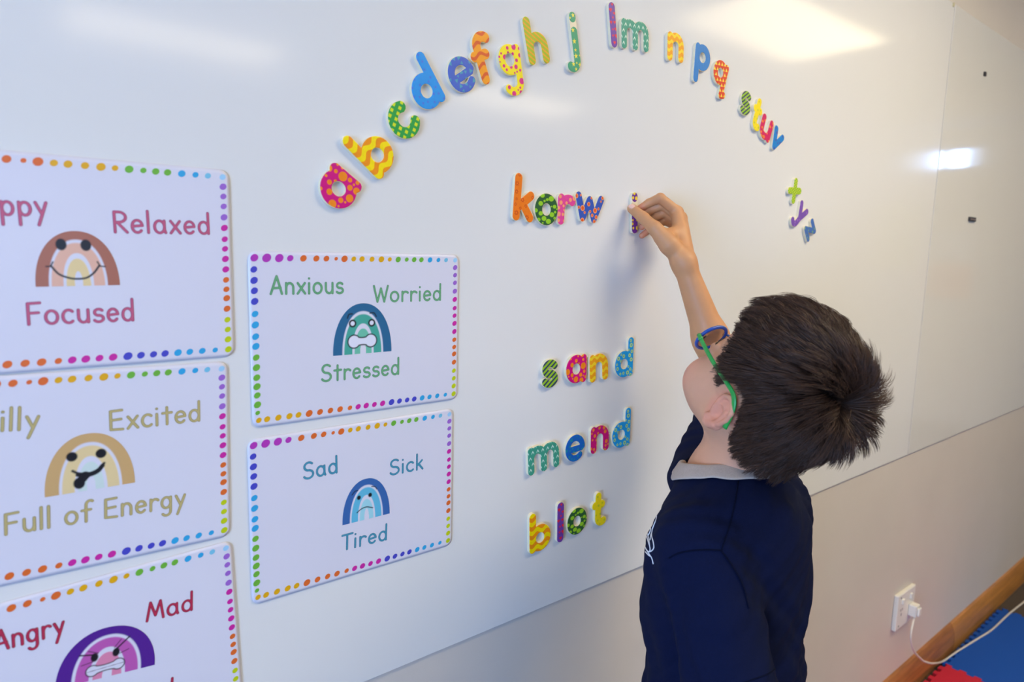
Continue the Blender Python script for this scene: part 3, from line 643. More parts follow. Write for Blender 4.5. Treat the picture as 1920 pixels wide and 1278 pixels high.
def poster(corner_px, rot, label, words, rb, col, dark):
    """corner_px = pixel of the printed sheet's upper right corner"""
    c = on_wall(*corner_px, y=PY); th = math.radians(rot)
    root_loc = (c[0], 0, c[1])
    def sd(P):
        q = np.abs(P - [-PWD / 2, -PHT / 2]) - [PWD / 2 - .011, PHT / 2 - .011]
        return np.hypot(np.maximum(q[:, 0], 0), np.maximum(q[:, 1], 0)) + np.minimum(np.maximum(q[:, 0], q[:, 1]), 0) - .011
    V, q, rim = region(sd, (-PWD - .004, -PHT - .004), (.004, .004), .004)
    Rm = np.array([[math.cos(th), -math.sin(th)], [math.sin(th), math.cos(th)]]); W = V @ Rm.T; n_ = len(W)
    vv = np.vstack([np.stack([W[:, 0], np.full(n_, PY), W[:, 1]], 1), np.stack([W[:, 0], np.full(n_, -.0009), W[:, 1]], 1)])
    side = np.stack([rim[:, 0], rim[:, 0] + n_, rim[:, 1] + n_, rim[:, 1]], 1)
    o = tag(obj('mood_poster', vv, np.vstack([q, q[:, ::-1] + n_, side]), M_lam, loc=root_loc), label, 'poster', 'mood posters on the white board')
    vs, fs, cs = [], [], []; ns = 18
    for i, (x_, y_, s, cc) in enumerate(DOTS):
        cx_, cy_ = -PWD + x_ * .001 + .0025, -y_ * .001; rx, ry = .0050 * s * .86, .0036 * s; an = math.radians(38)
        t = np.linspace(0, 2 * math.pi, ns, endpoint=False); ex, ey = rx * np.cos(t), ry * np.sin(t)
        ring = np.stack([cx_ + ex * math.cos(an) - ey * math.sin(an), cy_ + ex * math.sin(an) + ey * math.cos(an)], 1) @ Rm.T
        b0 = len(vs); vs += [(p[0], PY - .0002, p[1]) for p in ring]; fs.append(tuple(range(b0, b0 + ns))); cs += [lin(cc)] * ns
    obj('dotted_border', vs, fs, M_ink, o, vcol=np.array(cs))
    for w in words: word(w[0], w[1], col, dark, o)
    rainbow(*rb, o); return o
poster((429, 319), 0.0, 'mood poster with a smiling brown rainbow and the word Relaxed, topmost at the left edge',
       [('Happy', (((2, 1), (4, 403)), ((4, 8.8), (88, 405)))), ('Relaxed', (((0, 1), (216, 435)), ((6, 8.8), (391, 438)))), ('Focused', (((0, 1), (54, 608)), ((6, 8.8), (249, 600))))],
       ((67, 537.5), (224.8, 534), (144.7, 433), ((170, 106, 84), (228, 180, 156), (230, 206, 150)), face_happy), (200, 92, 122), (120, 66, 110))
poster((427, 677), -1.0, 'mood poster with a yellow rainbow sticking its tongue out, middle at the left edge',
       [('Silly', (((1, 1), (4, 807)), ((3, 1), (35.3, 805.4)))), ('Excited', (((0, 1), (208, 806.4)), ((6, 8.8), (373, 788)))), ('Full of Energy', (((0, 1), (11, 1001.5)), ((13, 8.8), (346, 947))))],
       ((84, 932), (253, 904), (171.6, 811.4), ((206, 168, 112), (230, 206, 152), (206, 222, 216)), face_silly), (196, 178, 118), (128, 122, 84))
poster((434, 1012), 2.0, 'mood poster with an angry purple rainbow, cut off at the bottom left corner',
       [('Angry', (((0, 12), (15.6, 1214.4)), ((3, 1), (81.5, 1196.5)))), ('Mad', (((0, .6), (275.5, 1164)), ((2, 8.8), (359, 1142.6)))), ('d', (((0, 8.8), (320.6, 1305)), ((0, .4), (299, 1311))))],
       ((103, 1292), (290, 1245.6), (213, 1173), ((84, 36, 140), (190, 92, 172), (222, 136, 168)), face_angry), (190, 50, 78), (110, 36, 70))
poster((861, 477), 0.0, 'mood poster with a worried teal rainbow and the word Anxious',
       [('Anxious', (((0, .4), (507.6, 550.8)), ((6, 8), (643, 549)))), ('Worried', (((0, 4.4), (707.6, 565.5)), ((6, 8.8), (825, 562)))), ('Stressed', (((0, .5), (603.4, 714.8)), ((7, 8.8), (746.5, 700.7))))],
       ((624.5, 667), (733.8, 657.9), (680.9, 568.3), ((44, 104, 144), (72, 168, 150), (112, 194, 166)), face_anx), (112, 176, 122), (58, 112, 96))
poster((850, 765), 0.0, 'mood poster with a sad blue rainbow, below the Anxious poster',
       [('Sad', (((0, .5), (569.7, 898)), ((2, 8.8), (631, 885.3)))), ('Sick', (((0, .5), (731.4, 890.3)), ((3, 8), (792, 878)))), ('Tired', (((0, 6), (650.5, 1029)), ((4, 8.8), (723.5, 1011))))],
       ((642, 984.3), (730.5, 962), (691.7, 895.8), ((58, 104, 168), (98, 186, 216), (160, 216, 226)), face_sad), (74, 152, 176), (42, 100, 132))
# ------------------------------------------------------------------ power socket, plug, cord, mats
sx, sz = on_wall(1698, 1139, y=WT - .014); SY = WT
sock = tag(empty('power_socket', (sx, WT, sz)), 'white double power socket low on the wall near the baseboard', 'power socket')
hw, hh, st_ = .073, .064, .015
MB().box((-hw, -st_, -hh), (hw, 0, hh)).build('plate', M_white, sock, bevel=.004)
M_hole = mat('dark_slot', (60, 52, 50), .6)
for dx in (-.034, .034):
    t = MB().box((dx - .007, -st_ - .005, .026), (dx + .007, -st_ + .001, .044)).build('switch', M_white, sock, bevel=.0015)
MB().box((-.047, -st_ - .0006, .002), (-.044, -st_ + .001, .011)).box((-.033, -st_ - .0006, .002), (-.030, -st_ + .001, .011)).box((-.0395, -st_ - .0006, -.016), (-.0365, -st_ + .001, -.006)).build('pin_slots', M_hole, sock)
for sx_, sz_ in ((-.05, -.05), (-.05, .052)): MB().tube([(sx_, -st_ + .001, sz_), (sx_, -st_ - .0006, sz_)], .003, 10).build('screw', M_hole, sock)
def jt_(p, y): r = ray(*p); return ORG + r * ((y - ORG[1]) / r[1])
cord = tag(empty('power_cable', (sx + .036, WT - st_, sz - .008)), 'white power cable plugged into the wall socket and trailing over the mats', 'power cable')
MB().box((-.016, -.026, -.026), (.016, 0, .016)).box((-.011, -.034, -.020), (.011, -.026, .010)).build('plug', M_white, cord, bevel=.004, seg=3)
base = np.array([sx + .036, WT - st_, sz - .008])
cp = [(sx + .036, WT - st_ - .017, sz - .034)]
for p, y in (((1708, 1190), -.034), ((1712, 1217), -.033), ((1728, 1236), -.032)):
    cp.append(tuple(jt_(p, y)))
for p, y, z_ in (((1738, 1241), -.037, None), ((1750, 1243), -.042, None)):
    q = jt_(p, y); q[2] = max(q[2], .020); cp.append(tuple(q))
for p, h in (((1768, 1239), .0184), ((1793, 1222), .0184), ((1830, 1199), .0184), ((1860, 1180), .0184), ((1890, 1152), .0184), ((1925, 1124), .012), ((1975, 1085), .004)):
    cp.append(tuple(on_floor(*p, z=h)))
cpts = spline(cp, 8)
b = MB().tube([tuple(np.array(p) - base) for p in cpts], .0034, 8); b.build('cable', mat('cord_white', (222, 214, 200), .4), cord, smooth=True)
M_blue = mat('foam_blue', (14, 78, 170), .75, .3, bump=.5, bscale=700); M_red = mat('foam_red', (196, 34, 56), .75, .3, bump=.5, bscale=700)
def foam_mat(name, x0, y1, w, m, label, px):
    """puzzle-edged foam tile, its wall edge at y1, toothed on every side"""
    N_ = 28; p = w / N_; d = .015; k = .18
    def side(n_, ph):
        o = []
        for i in range(n_):
            u0, u1 = i * p, (i + 1) * p
            o += [(u0, d if (i + ph) % 2 else 0)] + [(u0 + (0.0), 0)] * 0
            o += [(u0 + p * .02, d if (i + ph) % 2 else 0), (u1 - p * .02, d if (i + ph) % 2 else 0)]
        return o
    pts = []
    for (ox, oy, dx, dy, nx_, ny_, ph) in ((x0, y1 - w, 1, 0, 0, -1, 0), (x0 + w, y1 - w, 0, 1, 1, 0, px), (x0 + w, y1, -1, 0, 0, 1, 0), (x0, y1, 0, -1, -1, 0, px)):
        for (u, v) in side(N_, ph): pts.append((ox + dx * u + nx_ * (v - d / 2), oy + dy * u + ny_ * (v - d / 2)))
    n_ = len(pts); V = [(x_, y_, .0005) for x_, y_ in pts] + [(x_, y_, .014) for x_, y_ in pts]
    f = [tuple(range(n_, 2 * n_)), tuple(range(n_))[::-1]] + [(i, (i + 1) % n_, n_ + (i + 1) % n_, n_ + i) for i in range(n_)]
    return tag(obj(name, V, f, m), label, 'floor mat', 'interlocking foam floor mats')
foam_mat('foam_mat', 2.812, -.036, .675, M_blue, 'blue puzzle-edged foam mat on the carpet by the baseboard', 0)
foam_mat('foam_mat', 2.812 - .676, -.036, .675, M_red, 'red puzzle-edged foam mat under the power socket', 0)
# what the glossy board mirrors from the right end of the room
def wall_sheet(y0, y1, z0, z1, m, name, label, cat):
    return tag(MB().box((XR - .012, y0, z0), (XR - .001, y1, z1)).build(name, m, bevel=.001), label, cat)
wall_sheet(-2.26, -1.83, 1.45, 2.1, mat('yellow_paper', (226, 222, 90), .6), 'paper_sheet', 'yellow paper sheet on the far right wall', 'paper')
wall_sheet(-1.70, -1.34, 1.2, 1.52, mat('orange_paper', (236, 120, 70), .6), 'paper_sheet', 'orange paper sheet on the far right wall', 'paper')
wall_sheet(-1.68, -1.36, 1.56, 1.82, mat('white_paper', (240, 240, 236), .6), 'paper_sheet', 'white paper sheet on the far right wall', 'paper')
# ------------------------------------------------------------------ the boy: signed distance fields -> one continuous skin
def O(x, y, z): return np.array([x, y - DIST, z + CAM_H])         # metres from the camera along the wall's axes -> world
def rc(p, a, b, ra, rb):
    ba = b - a; t = np.clip(((p - a) @ ba) / (ba @ ba), 0, 1); q = p - a - t[:, None] * ba
    return np.sqrt((q * q).sum(1)) - (ra + t * (rb - ra))
def el(p, c, r):
    q = p - c; k0 = np.sqrt(((q / r) ** 2).sum(1)); k1 = np.sqrt(((q / (np.array(r) ** 2)) ** 2).sum(1)) + 1e-9
    return k0 * (k0 - 1) / k1
def smin(a, b, k):
    h = np.clip(.5 + .5 * (b - a) / k, 0, 1); return b * (1 - h) + a * h - k * h * (1 - h)
def smax(a, b, k): return -smin(-a, -b, k)
def mesh_sdf(f, lo, hi, h, far=.03, project=2, chunk=400000):
    """surface nets over the blocks near the surface"""
    lo = np.array(lo, float); B = 8; bs = B * h
    nb = np.ceil((np.array(hi) - lo) / bs).astype(int)
    bi = np.stack(np.meshgrid(*[np.arange(n_) for n_ in nb], indexing='ij'), -1).reshape(-1, 3)
    dc = np.concatenate([f(lo + (c + .5) * bs) for c in np.array_split(bi, max(1, len(bi) // chunk + 1))])
    bi = bi[np.abs(dc) < bs * .87 + far * .4]
    off = np.stack(np.meshgrid(*[np.arange(B + 1)] * 3, indexing='ij'), -1).reshape(-1, 3)
    NY, NZ = int(nb[1] * B + 2), int(nb[2] * B + 2)
    keyf = lambda c: (c[:, 0].astype(np.int64) * NY + c[:, 1]) * NZ + c[:, 2]
    K, V, F4 = [], [], []
    cor = [(i, j, k) for i in (0, 1) for j in (0, 1) for k in (0, 1)]
    edges = [(a, b) for a in range(8) for b in range(a + 1, 8) if sum(abs(cor[a][t] - cor[b][t]) for t in range(3)) == 1]
    for blk in np.array_split(bi, max(1, len(bi) * 729 // chunk + 1)):
        g = (blk[:, None, :] * B + off[None]).reshape(-1, 3)
        d = f(lo + g * h).reshape(len(blk), B + 1, B + 1, B + 1)
        C8 = np.stack([d[:, i:B + i, j:B + j, k:B + k] for i, j, k in cor], -1)
        neg = C8 < 0; act = neg.any(-1) & ~neg.all(-1)
        n_, i_, j_, k_ = np.nonzero(act); cell = blk[n_] * B + np.stack([i_, j_, k_], 1); c8 = C8[n_, i_, j_, k_]
        acc = np.zeros((len(cell), 3)); cnt = np.zeros(len(cell))
        for a, b in edges:
            s = (c8[:, a] < 0) != (c8[:, b] < 0); t = np.where(s, c8[:, a] / np.where(s, c8[:, a] - c8[:, b], 1), 0)
            acc += np.where(s[:, None], np.array(cor[a]) + t[:, None] * (np.array(cor[b]) - np.array(cor[a])), 0); cnt += s
        K.append(keyf(cell)); V.append(lo + (cell + acc / cnt[:, None]) * h)
        for ax in range(3):      # grid edges leaving each cell's low corner
            sl = [c8[:, 0], c8[:, cor.index(tuple(1 if t == ax else 0 for t in range(3)))]]
            s = (sl[0] < 0) != (sl[1] < 0); c = cell[s]; fl = sl[0][s] < 0
            u, v = [(1, 2), (2, 0), (0, 1)][ax]; eu = np.eye(3, dtype=int)[u]; ev = np.eye(3, dtype=int)[v]
            q = np.stack([keyf(c - eu - ev), keyf(c - ev), keyf(c), keyf(c - eu)], 1)
            F4.append(np.where(fl[:, None], q, q[:, ::-1]))
    K = np.concatenate(K); V = np.concatenate(V); F4 = np.concatenate(F4)
    o_ = np.argsort(K); Ks = K[o_]; pos = np.clip(np.searchsorted(Ks, F4), 0, len(Ks) - 1); ok = (Ks[pos] == F4).all(1)
    Fq = o_[pos[ok]]
    for _ in range(project):
        e = h * .3; out = np.empty_like(V)
        for s in range(0, len(V), chunk):
            p = V[s:s + chunk]; d = f(p)
            g = np.stack([f(p + np.eye(3)[t] * e) - f(p - np.eye(3)[t] * e) for t in range(3)], 1) / (2 * e)
            gl = np.maximum((g * g).sum(1), .3); out[s:s + chunk] = p - (np.clip(d / gl, -h, h))[:, None] * g
        V = out
    return V, Fq
# head frame
HP = O(.836, .4853, -.1993)
_f = _n(np.array([.206, .774, .598])); _u = np.array([.004, -.612, .791]); _u = _n(_u - _f * (_u @ _f)); _l = np.cross(_u, _f)
HR3 = np.stack([_f, _l, _u], 1); HS = 1.04
def to_head(p): return ((p - HP) @ HR3) / HS
def from_head(q): return HP + (np.asarray(q) * HS) @ HR3.T
V3 = lambda *a: np.array(a, float)
EARC = V3(-.010, .0735, -.010); EB = _n(V3(-.97, .22, -.05)); EU = _n(V3(.10, .03, 1)); EU = _n(EU - EB * (EU @ EB)); EO = np.cross(EU, EB); EO = EO if EO[1] > 0 else -EO
HELIX = [(-.007, .000), (-.011, .010), (-.008, .020), (0, .0265), (.010, .0265), (.0175, .019), (.019, .008), (.0155, -.004), (.009, -.013), (.002, -.021), (-.005, -.024), (-.009, -.018)]
def ear_sdf(q):
    w = (q - EARC) / 1.06; e = np.stack([w @ EB, w @ EU, w @ EO], 1); e2 = e.copy()
    d = el(e, V3(.003, .001, 0), (.0165, .0255, .0042))
    rim = np.full(len(q), 1.0)
    for i in range(len(HELIX) - 1):
        a, b = HELIX[i], HELIX[i + 1]; lob = i >= 8
        rim = np.minimum(rim, rc(e, V3(a[0], a[1], .0030), V3(b[0], b[1], .0030), .0033 + .0014 * lob, .0033 + .0014 * lob))
    d = smin(d, rim, .0022)
    d = smin(d, el(e, V3(-.003, -.019, .001), (.0085, .009, .0050)), .004)
    d = smax(d, -el(e, V3(-.0005, -.001, .0060), (.0090, .0110, .0078)), .002)
    d = smin(d, rc(e, V3(.011, .012, .002), V3(.009, -.008, .002), .0028, .0026), .003)
    d = smin(d, rc(e, V3(-.010, .000, .002), V3(-.009, -.007, .002), .0038, .0036), .003)
    return smin(d, el(e, V3(-.006, .0, -.010), (.010, .018, .012)), .006)
def skull_sdf(q):
    d = el(q, V3(-.001, 0, .043), (.091, .0735, .084))
    return smin(d, el(q, V3(-.03, 0, .015), (.062, .066, .066)), .02)
def head_sdf(q):
    d = skull_sdf(q); s = q.copy(); s[:, 1] = np.abs(s[:, 1])
    d = smin(d, el(q, V3(.040, 0, -.012), (.053, .059, .066)), .022)
    d = smin(d, rc(s, V3(.006, .046, -.034), V3(.068, .014, -.062), .022, .017), .022)
    d = smin(d, el(s, V3(.057, .036, -.026), (.036, .032, .033)), .018)
    d = smin(d, el(q, V3(.079, 0, -.064), (.018, .019, .014)), .012)
    d = smax(d, -el(s, V3(.100, .031, .010), (.014, .017, .011)), .012)
    d = smin(d, el(s, V3(.079, .031, .010), (.0125, .0125, .0125)), .004)
    d = smin(d, rc(s, V3(.084, .012, .024), V3(.078, .046, .022), .008, .006), .010)
    d = smin(d, rc(q, V3(.088, 0, .016), V3(.105, 0, -.013), .0065, .0088), .008)
    d = smin(d, el(s, V3(.097, .009, -.016), (.008, .007, .0065)), .005)
    lip = np.minimum(rc(s, V3(.0965, 0, -.0395), V3(.088, .020, -.042), .0045, .0028), rc(s, V3(.0955, 0, -.0475), V3(.087, .018, -.0445), .0052, .0026))
    d = smin(d, lip, .004)
    d = smin(d, ear_sdf(s), .004)
    return d
NB = O(.838, .538, -.318)                       # base of the neck
NT = from_head(V3(-.008, .004, -.025))
C0 = O(.822, .507, -.487)                        # middle of the chest
SHR, ELR, WRR = O(.940, .525, -.372), O(1.030, .664, -.222), O(.957, .716, -.012)
SHL, ELL, WRL = O(.715, .474, -.385), O(.690, .389, -.607), O(.690, .425, -.810)
def torso_sdf(p, g=0.0):
    q = p - C0
    d = el(q, V3(0, .0, .02), (.135 + g, .086 + g, .165 + g))
    d = smin(d, rc(q, V3(-.105, -.020, .108), V3(.098, .010, .124), .044 + g, .040 + g), .05)
    d = smin(d, rc(q, V3(0, -.012, .11), NB - C0, .062 + g, .046 + g * .6), .05)
    d = smin(d, el(q, V3(0, -.008, -.17), (.122 + g, .084 + g, .17 + g)), .05)
    return smin(d, el(q, V3(0, -.012, -.30), (.130 + g, .095 + g, .11 + g)), .05)
# right hand: pixel + distance from the board -> joint
def jt(px, py, y): r = ray(px, py); return ORG + r * ((y - ORG[1]) / r[1])
UL = _n(V3(.72, .10, -.62))
IX = [jt(1270, 397, -.060), jt(1238, 371, -.043), jt(1217, 380, -.024), jt(1199, 391, -.0115)]
TH_ = [jt(1254, 458, -.090), jt(1228, 428, -.070), jt(1206, 408, -.040), jt(1185, 391, -.0135)]
def shift(J, k, extra): return [j + UL * k + e for j, e in zip(J, extra)]
MX = shift(IX, .0155, [V3(.001, -.001, .000), V3(.001, .003, -.001), V3(-.004, .003, -.003), V3(-.008, .000, -.004)])
RX = shift(IX, .0305, [V3(-.001, .001, -.001), V3(-.001, .006, -.005), V3(-.009, .002, -.009), V3(-.014, -.003, -.012)])
PX = shift(IX, .0440, [V3(-.004, .001, -.002), V3(-.004, .006, -.010), V3(-.013, .002, -.015), V3(-.022, -.004, -.019)])
HANDC = (IX[0] + WRR) / 2
def finger(p, J, r):
    d = rc(p, J[0], J[1], r[0], r[1])
    d = smin(d, rc(p, J[1], J[2], r[1] * 1.03, r[2]), .0025)
    return smin(d, rc(p, J[2], J[3], r[2] * 1.02, r[3]), .0025)
def rhand_sdf(p):
    palm = rc(p, WRR, IX[0], .0172, .0105)
    for J, a, b in ((MX, .0168, .0108), (RX, .0150, .0102), (PX, .0132, .0092)): palm = smin(palm, rc(p, WRR + UL * .003, J[0], a, b), .009)
    palm = smin(palm, rc(p, WRR, TH_[0], .0165, .0145), .012)
    palm = smin(palm, rc(p, TH_[0], TH_[1], .0150, .0108), .012)
    palm = smin(palm, rc(p, TH_[0] * .4 + TH_[1] * .6 + UL * .006, RX[0] * .8 + WRR * .2 - V3(.004, 0, .004), .0100, .0110), .008)
    thumb = smin(rc(p, TH_[1], TH_[2], .0112, .0102), rc(p, TH_[2], TH_[3], .0104, .0085), .003)
    d = smin(palm, thumb, .008)
    d = smin(d, rc(p, (TH_[0] + TH_[1]) / 2, (IX[0] * .6 + WRR * .4), .009, .010), .012)
    fs = [finger(p, IX, (.0095, .0086, .0074, .0062)), finger(p, MX, (.0096, .0087, .0075, .0063)), finger(p, RX, (.0090, .0082, .0070, .0060)), finger(p, PX, (.0080, .0072, .0062, .0054))]
    f4 = fs[0]
    for g in fs[1:]: f4 = smin(f4, g, .0012)
    return smin(d, f4, .0045)
HL_ = WRL + V3(0, .012, -.055)
def lhand_sdf(p):
    d = rc(p, WRL, HL_, .019, .020); d = smin(d, el(p, HL_ + V3(0, .003, -.012), (.013, .031, .030)), .015)
    for k, (yo, ln) in enumerate(((.024, .052), (.008, .060), (-.008, .056), (-.022, .044))):
        a = HL_ + V3(0, yo, -.030); b = a + V3(.004, .004, -ln * .5); c = b + V3(.014, .004, -ln * .45)
        d = smin(d, smin(rc(p, a, b, .0085, .0078), rc(p, b, c, .0078, .0062), .003), .004)
    a = HL_ + V3(.004, .026, .012); b = a + V3(.006, .018, -.024); c = b + V3(.006, .006, -.024)
    return smin(d, smin(rc(p, a, b, .010, .0088), rc(p, b, c, .0088, .007), .003), .008)
HIPL, HIPR = O(.765, .495, -.82), O(.905, .495, -.82)
KNL, KNR = O(.765, .515, -1.17), O(.905, .515, -1.17); ANL, ANR = O(.762, .485, -1.475), O(.908, .485, -1.475)
def legs_sdf(p):
    d = np.full(len(p), 1.0)
    for h_, k_, a_ in ((HIPL, KNL, ANL), (HIPR, KNR, ANR)):
        e = smin(rc(p, h_, k_, .070, .046), rc(p, k_, a_, .044, .030), .03); e = smin(e, rc(p, a_ + V3(0, -.012, -.035), a_ + V3(0, .105, -.045), .026, .018), .02); d = np.minimum(d, e)
    return d
def gated(f, p, c, r, out):
    m_ = ((p - c) ** 2).sum(1) < r * r; d = np.sqrt(((p - c) ** 2).sum(1)) - r + out
    if m_.any(): d[m_] = f(p[m_])
    return d
def body_sdf(p):
    d = torso_sdf(p)
    d = smin(d, gated(lambda q: head_sdf(to_head(q)) * HS, p, HP + (_u * .03), .21, .06), .018)
    d = smin(d, rc(p, NB + V3(0, -.010, -.01), NT, .052, .050), .022)
    d = smin(d, rc(p, SHR, ELR, .040, .034), .022); d = smin(d, rc(p, ELR, ELR * .62 + WRR * .38, .0325, .0285), .02); d = smin(d, rc(p, ELR * .62 + WRR * .38, WRR, .0285, .0182), .02)
    d = smin(d, gated(rhand_sdf, p, HANDC, .13, .03), .012)
    d = smin(d, rc(p, SHL, ELL, .044, .033), .03); d = smin(d, rc(p, ELL, WRL, .033, .021), .02)
    d = smin(d, gated(lhand_sdf, p, HL_, .14, .03), .012)
    return smin(d, legs_sdf(p), .03)
def ridge(p, a, b, w, h, sharp=1.0):
    ba = b - a; t = np.clip(((p - a) @ ba) / (ba @ ba), 0, 1); d = np.sqrt(((p - a - t[:, None] * ba) ** 2).sum(1))
    return -h * np.exp(-(d / w) ** 2) * np.sin(math.pi * np.clip(t * .9 + .08, 0, 1)) 
NECKC = NB + V3(0, -.006, .012); NA = _n(V3(.02, .22, 1))
FOLDS = []
def fold(p):
    q = p - C0; x_, y_, z_ = q[:, 0], q[:, 1], q[:, 2]; low = sstep(.06, -.22, z_)
    w1 = 9 * x_ + 7 * z_ + 5 * y_
    a = .0022 * np.sin(40 * z_ + 26 * y_ + 3 * np.sin(w1)) * (.3 + .7 * low) + .0014 * np.sin(64 * x_ - 52 * z_ + 44 * y_ + 3 * np.sin(22 * y_ + 8 * z_))
    a += .0009 * np.sin(130 * y_ + 70 * z_ + 60 * x_ + 4 * np.sin(25 * x_ + 21 * z_)) + .0006 * np.sin(210 * z_ - 150 * x_ + 90 * y_ + 5 * np.sin(31 * y_))
    for (c, d, w, h) in FOLDS: a = a + ridge(p, c, d, w, h)
    return a
SLR_E = SHR + (ELR - SHR) * .82; SLL_E = SHL + (ELL - SHL) * .69
sl_ax = _n(SLL_E - SHL); sr_ax = _n(SLR_E - SHR)
FOLDS += [(SHL + V3(.03, -.05, -.02), C0 + V3(.06, -.09, -.14), .010, .006), (SHL + V3(.02, -.055, -.06), C0 + V3(-.02, -.10, -.20), .009, .006),
          (SHL + V3(.03, -.06, .03), C0 + V3(.10, -.07, -.02), .012, .005), (C0 + V3(.10, -.08, .06), C0 + V3(.02, -.10, -.06), .010, .004),
          (C0 + V3(.05, -.10, -.20), C0 + V3(.13, -.04, -.24), .009, .006), (C0 + V3(-.02, -.10, -.24), C0 + V3(.10, -.07, -.29), .010, .006),
          (SHL + V3(-.05, .02, -.03), SLL_E + V3(-.05, .03, .02), .010, .005), (SHL + V3(-.055, -.01, -.05), SLL_E + V3(-.06, -.02, .0), .009, .004),
          (SHL + V3(-.03, .06, .01), C0 + V3(-.09, .08, -.12), .010, .004), (NECKC + V3(-.03, -.05, -.03), SHL + V3(.02, -.04, .04), .010, .004)]
def shirt_sdf(p):
    q = p - C0
    d = torso_sdf(p, .012)
    fl = el(q, V3(.004, -.004, -.26), (.138, .090, .22)); d = smin(d, fl, .05)
    d = smin(d, rc(p, SHR + V3(-.006, -.004, -.004), SLR_E + sr_ax * .05, .053, .050), .04)
    d = smin(d, rc(p, O(.852, .606, -.342), O(.985, .648, -.278), .032, .036), .03)
    sl = rc(p, SHL + V3(.006, .0, -.002), SLL_E + sl_ax * .06, .053, .061); d = smin(d, sl, .012)
    return d + fold(p) + .004 * np.exp(-((p - (SHL + V3(.035, -.05, -.16))) ** 2).sum(1) / .0022)
def sleeve_sdf(p): return rc(p, SHL + V3(.006, .0, -.002), SLL_E + sl_ax * .06, .053, .061)
def torso_cloth(p):
    q = p - C0; return smin(torso_sdf(p, .012), el(q, V3(.004, -.004, -.26), (.138, .090, .22)), .05)
def rsleeve_sdf(p): return rc(p, SHR + V3(-.006, -.004, -.004), SLR_E + sr_ax * .05, .053, .050)
def shirt_keep(p):
    w = p - NECKC; t = w @ NA; rr = np.linalg.norm(w - t[:, None] * NA, axis=1)
    neck = np.maximum(rr - .0625, -t - .03); ts = torso_cloth(p)
    sr = np.maximum(-((p - SLR_E) @ sr_ax), rsleeve_sdf(p) - ts)
    sl = np.maximum(-((p - SLL_E) @ _n(sl_ax + V3(.0, -.30, 0))), sleeve_sdf(p) - ts)
    hem = (p - C0)[:, 2] + .36
    return np.minimum(np.minimum(neck, np.minimum(sr, sl)), hem)
SKH = .0018
sv, sf4 = mesh_sdf(body_sdf, O(.55, .34, -1.56), O(1.12, .86, .16), SKH)
# true skin colouring: ruddy ear and cheeks, lips, pale nails, hairy scalp, iris
hq = to_head(sv); tip = lambda c, r0, r1: 1 - sstep(r0, r1, np.linalg.norm(sv - c, axis=1))
skin = np.tile(np.array(lin((202, 146, 100))), (len(sv), 1))
hm = 1 - sstep(.10, .16, np.linalg.norm(hq, axis=1)); skin = mixc(skin, lin((212, 156, 124)), hm * .8)
for s_ in (1, -1):
    m_ = 1 - sstep(.020, .036, np.linalg.norm(hq - EARC * [1, s_, 1], axis=1)); skin = mixc(skin, lin((220, 142, 118)), m_ * .6 * (np.abs(hq[:, 1]) > .062))
    skin = mixc(skin, lin((228, 150, 130)), (1 - sstep(.014, .040, np.linalg.norm(hq - V3(.075, .04 * s_, -.028), axis=1))) * .4)
    e = np.linalg.norm(hq - V3(.0905, .031 * s_, .011), axis=1); ey = (1 - sstep(.0058, .0066, np.hypot(hq[:, 1] - .031 * s_, (hq[:, 2] - .010) * 1.5))) * (hq[:, 0] > .085) * (np.linalg.norm(hq, axis=1) < .13)
    skin = mixc(skin, lin((236, 232, 226)), ey); skin = mixc(skin, lin((62, 38, 24)), ey * (1 - sstep(.0034, .0040, e * 0 + np.hypot(hq[:, 1] - .031 * s_, hq[:, 2] - .011))))
lp = (1 - sstep(.006, .009, np.hypot(hq[:, 2] + .0435, 0))) * (np.abs(hq[:, 1]) < .021) * (hq[:, 0] > .088) * (np.linalg.norm(hq, axis=1) < .13); skin = mixc(skin, lin((196, 108, 98)), lp * .8)
for J in (IX, MX, RX, PX): skin = mixc(skin, lin((222, 140, 112)), tip(J[3], .007, .016) * .6)
NAIL = []
nd = _n(_n(V3(-.60, -.72, .30)) - _n(TH_[3] - TH_[2]) * (_n(V3(-.60, -.72, .30)) @ _n(TH_[3] - TH_[2])))
nc = TH_[3] + nd * .0085 - _n(TH_[3] - TH_[2]) * .0010
ta = _n(TH_[3] - TH_[2]); tb = np.cross(ta, nd); w_ = sv - nc
nm = np.maximum(np.abs(w_ @ ta) / .0062, np.abs(w_ @ tb) / .0050) ** 1; nm = (1 - sstep(.85, 1.05, (np.abs(w_ @ ta / .0066) ** 3 + np.abs(w_ @ tb / .0052) ** 3) ** (1 / 3))) * (np.abs(w_ @ nd) < .006)
skin = mixc(skin, lin((238, 196, 178)), nm * .9)
M_skin = mat('skin', (224, 172, 140), .48, .35, vcol='skin', sub=.12, noise=.05, nscale=60, bump=.04, bscale=900)
M_nail = mat('nail', (236, 192, 174), .22, .5)
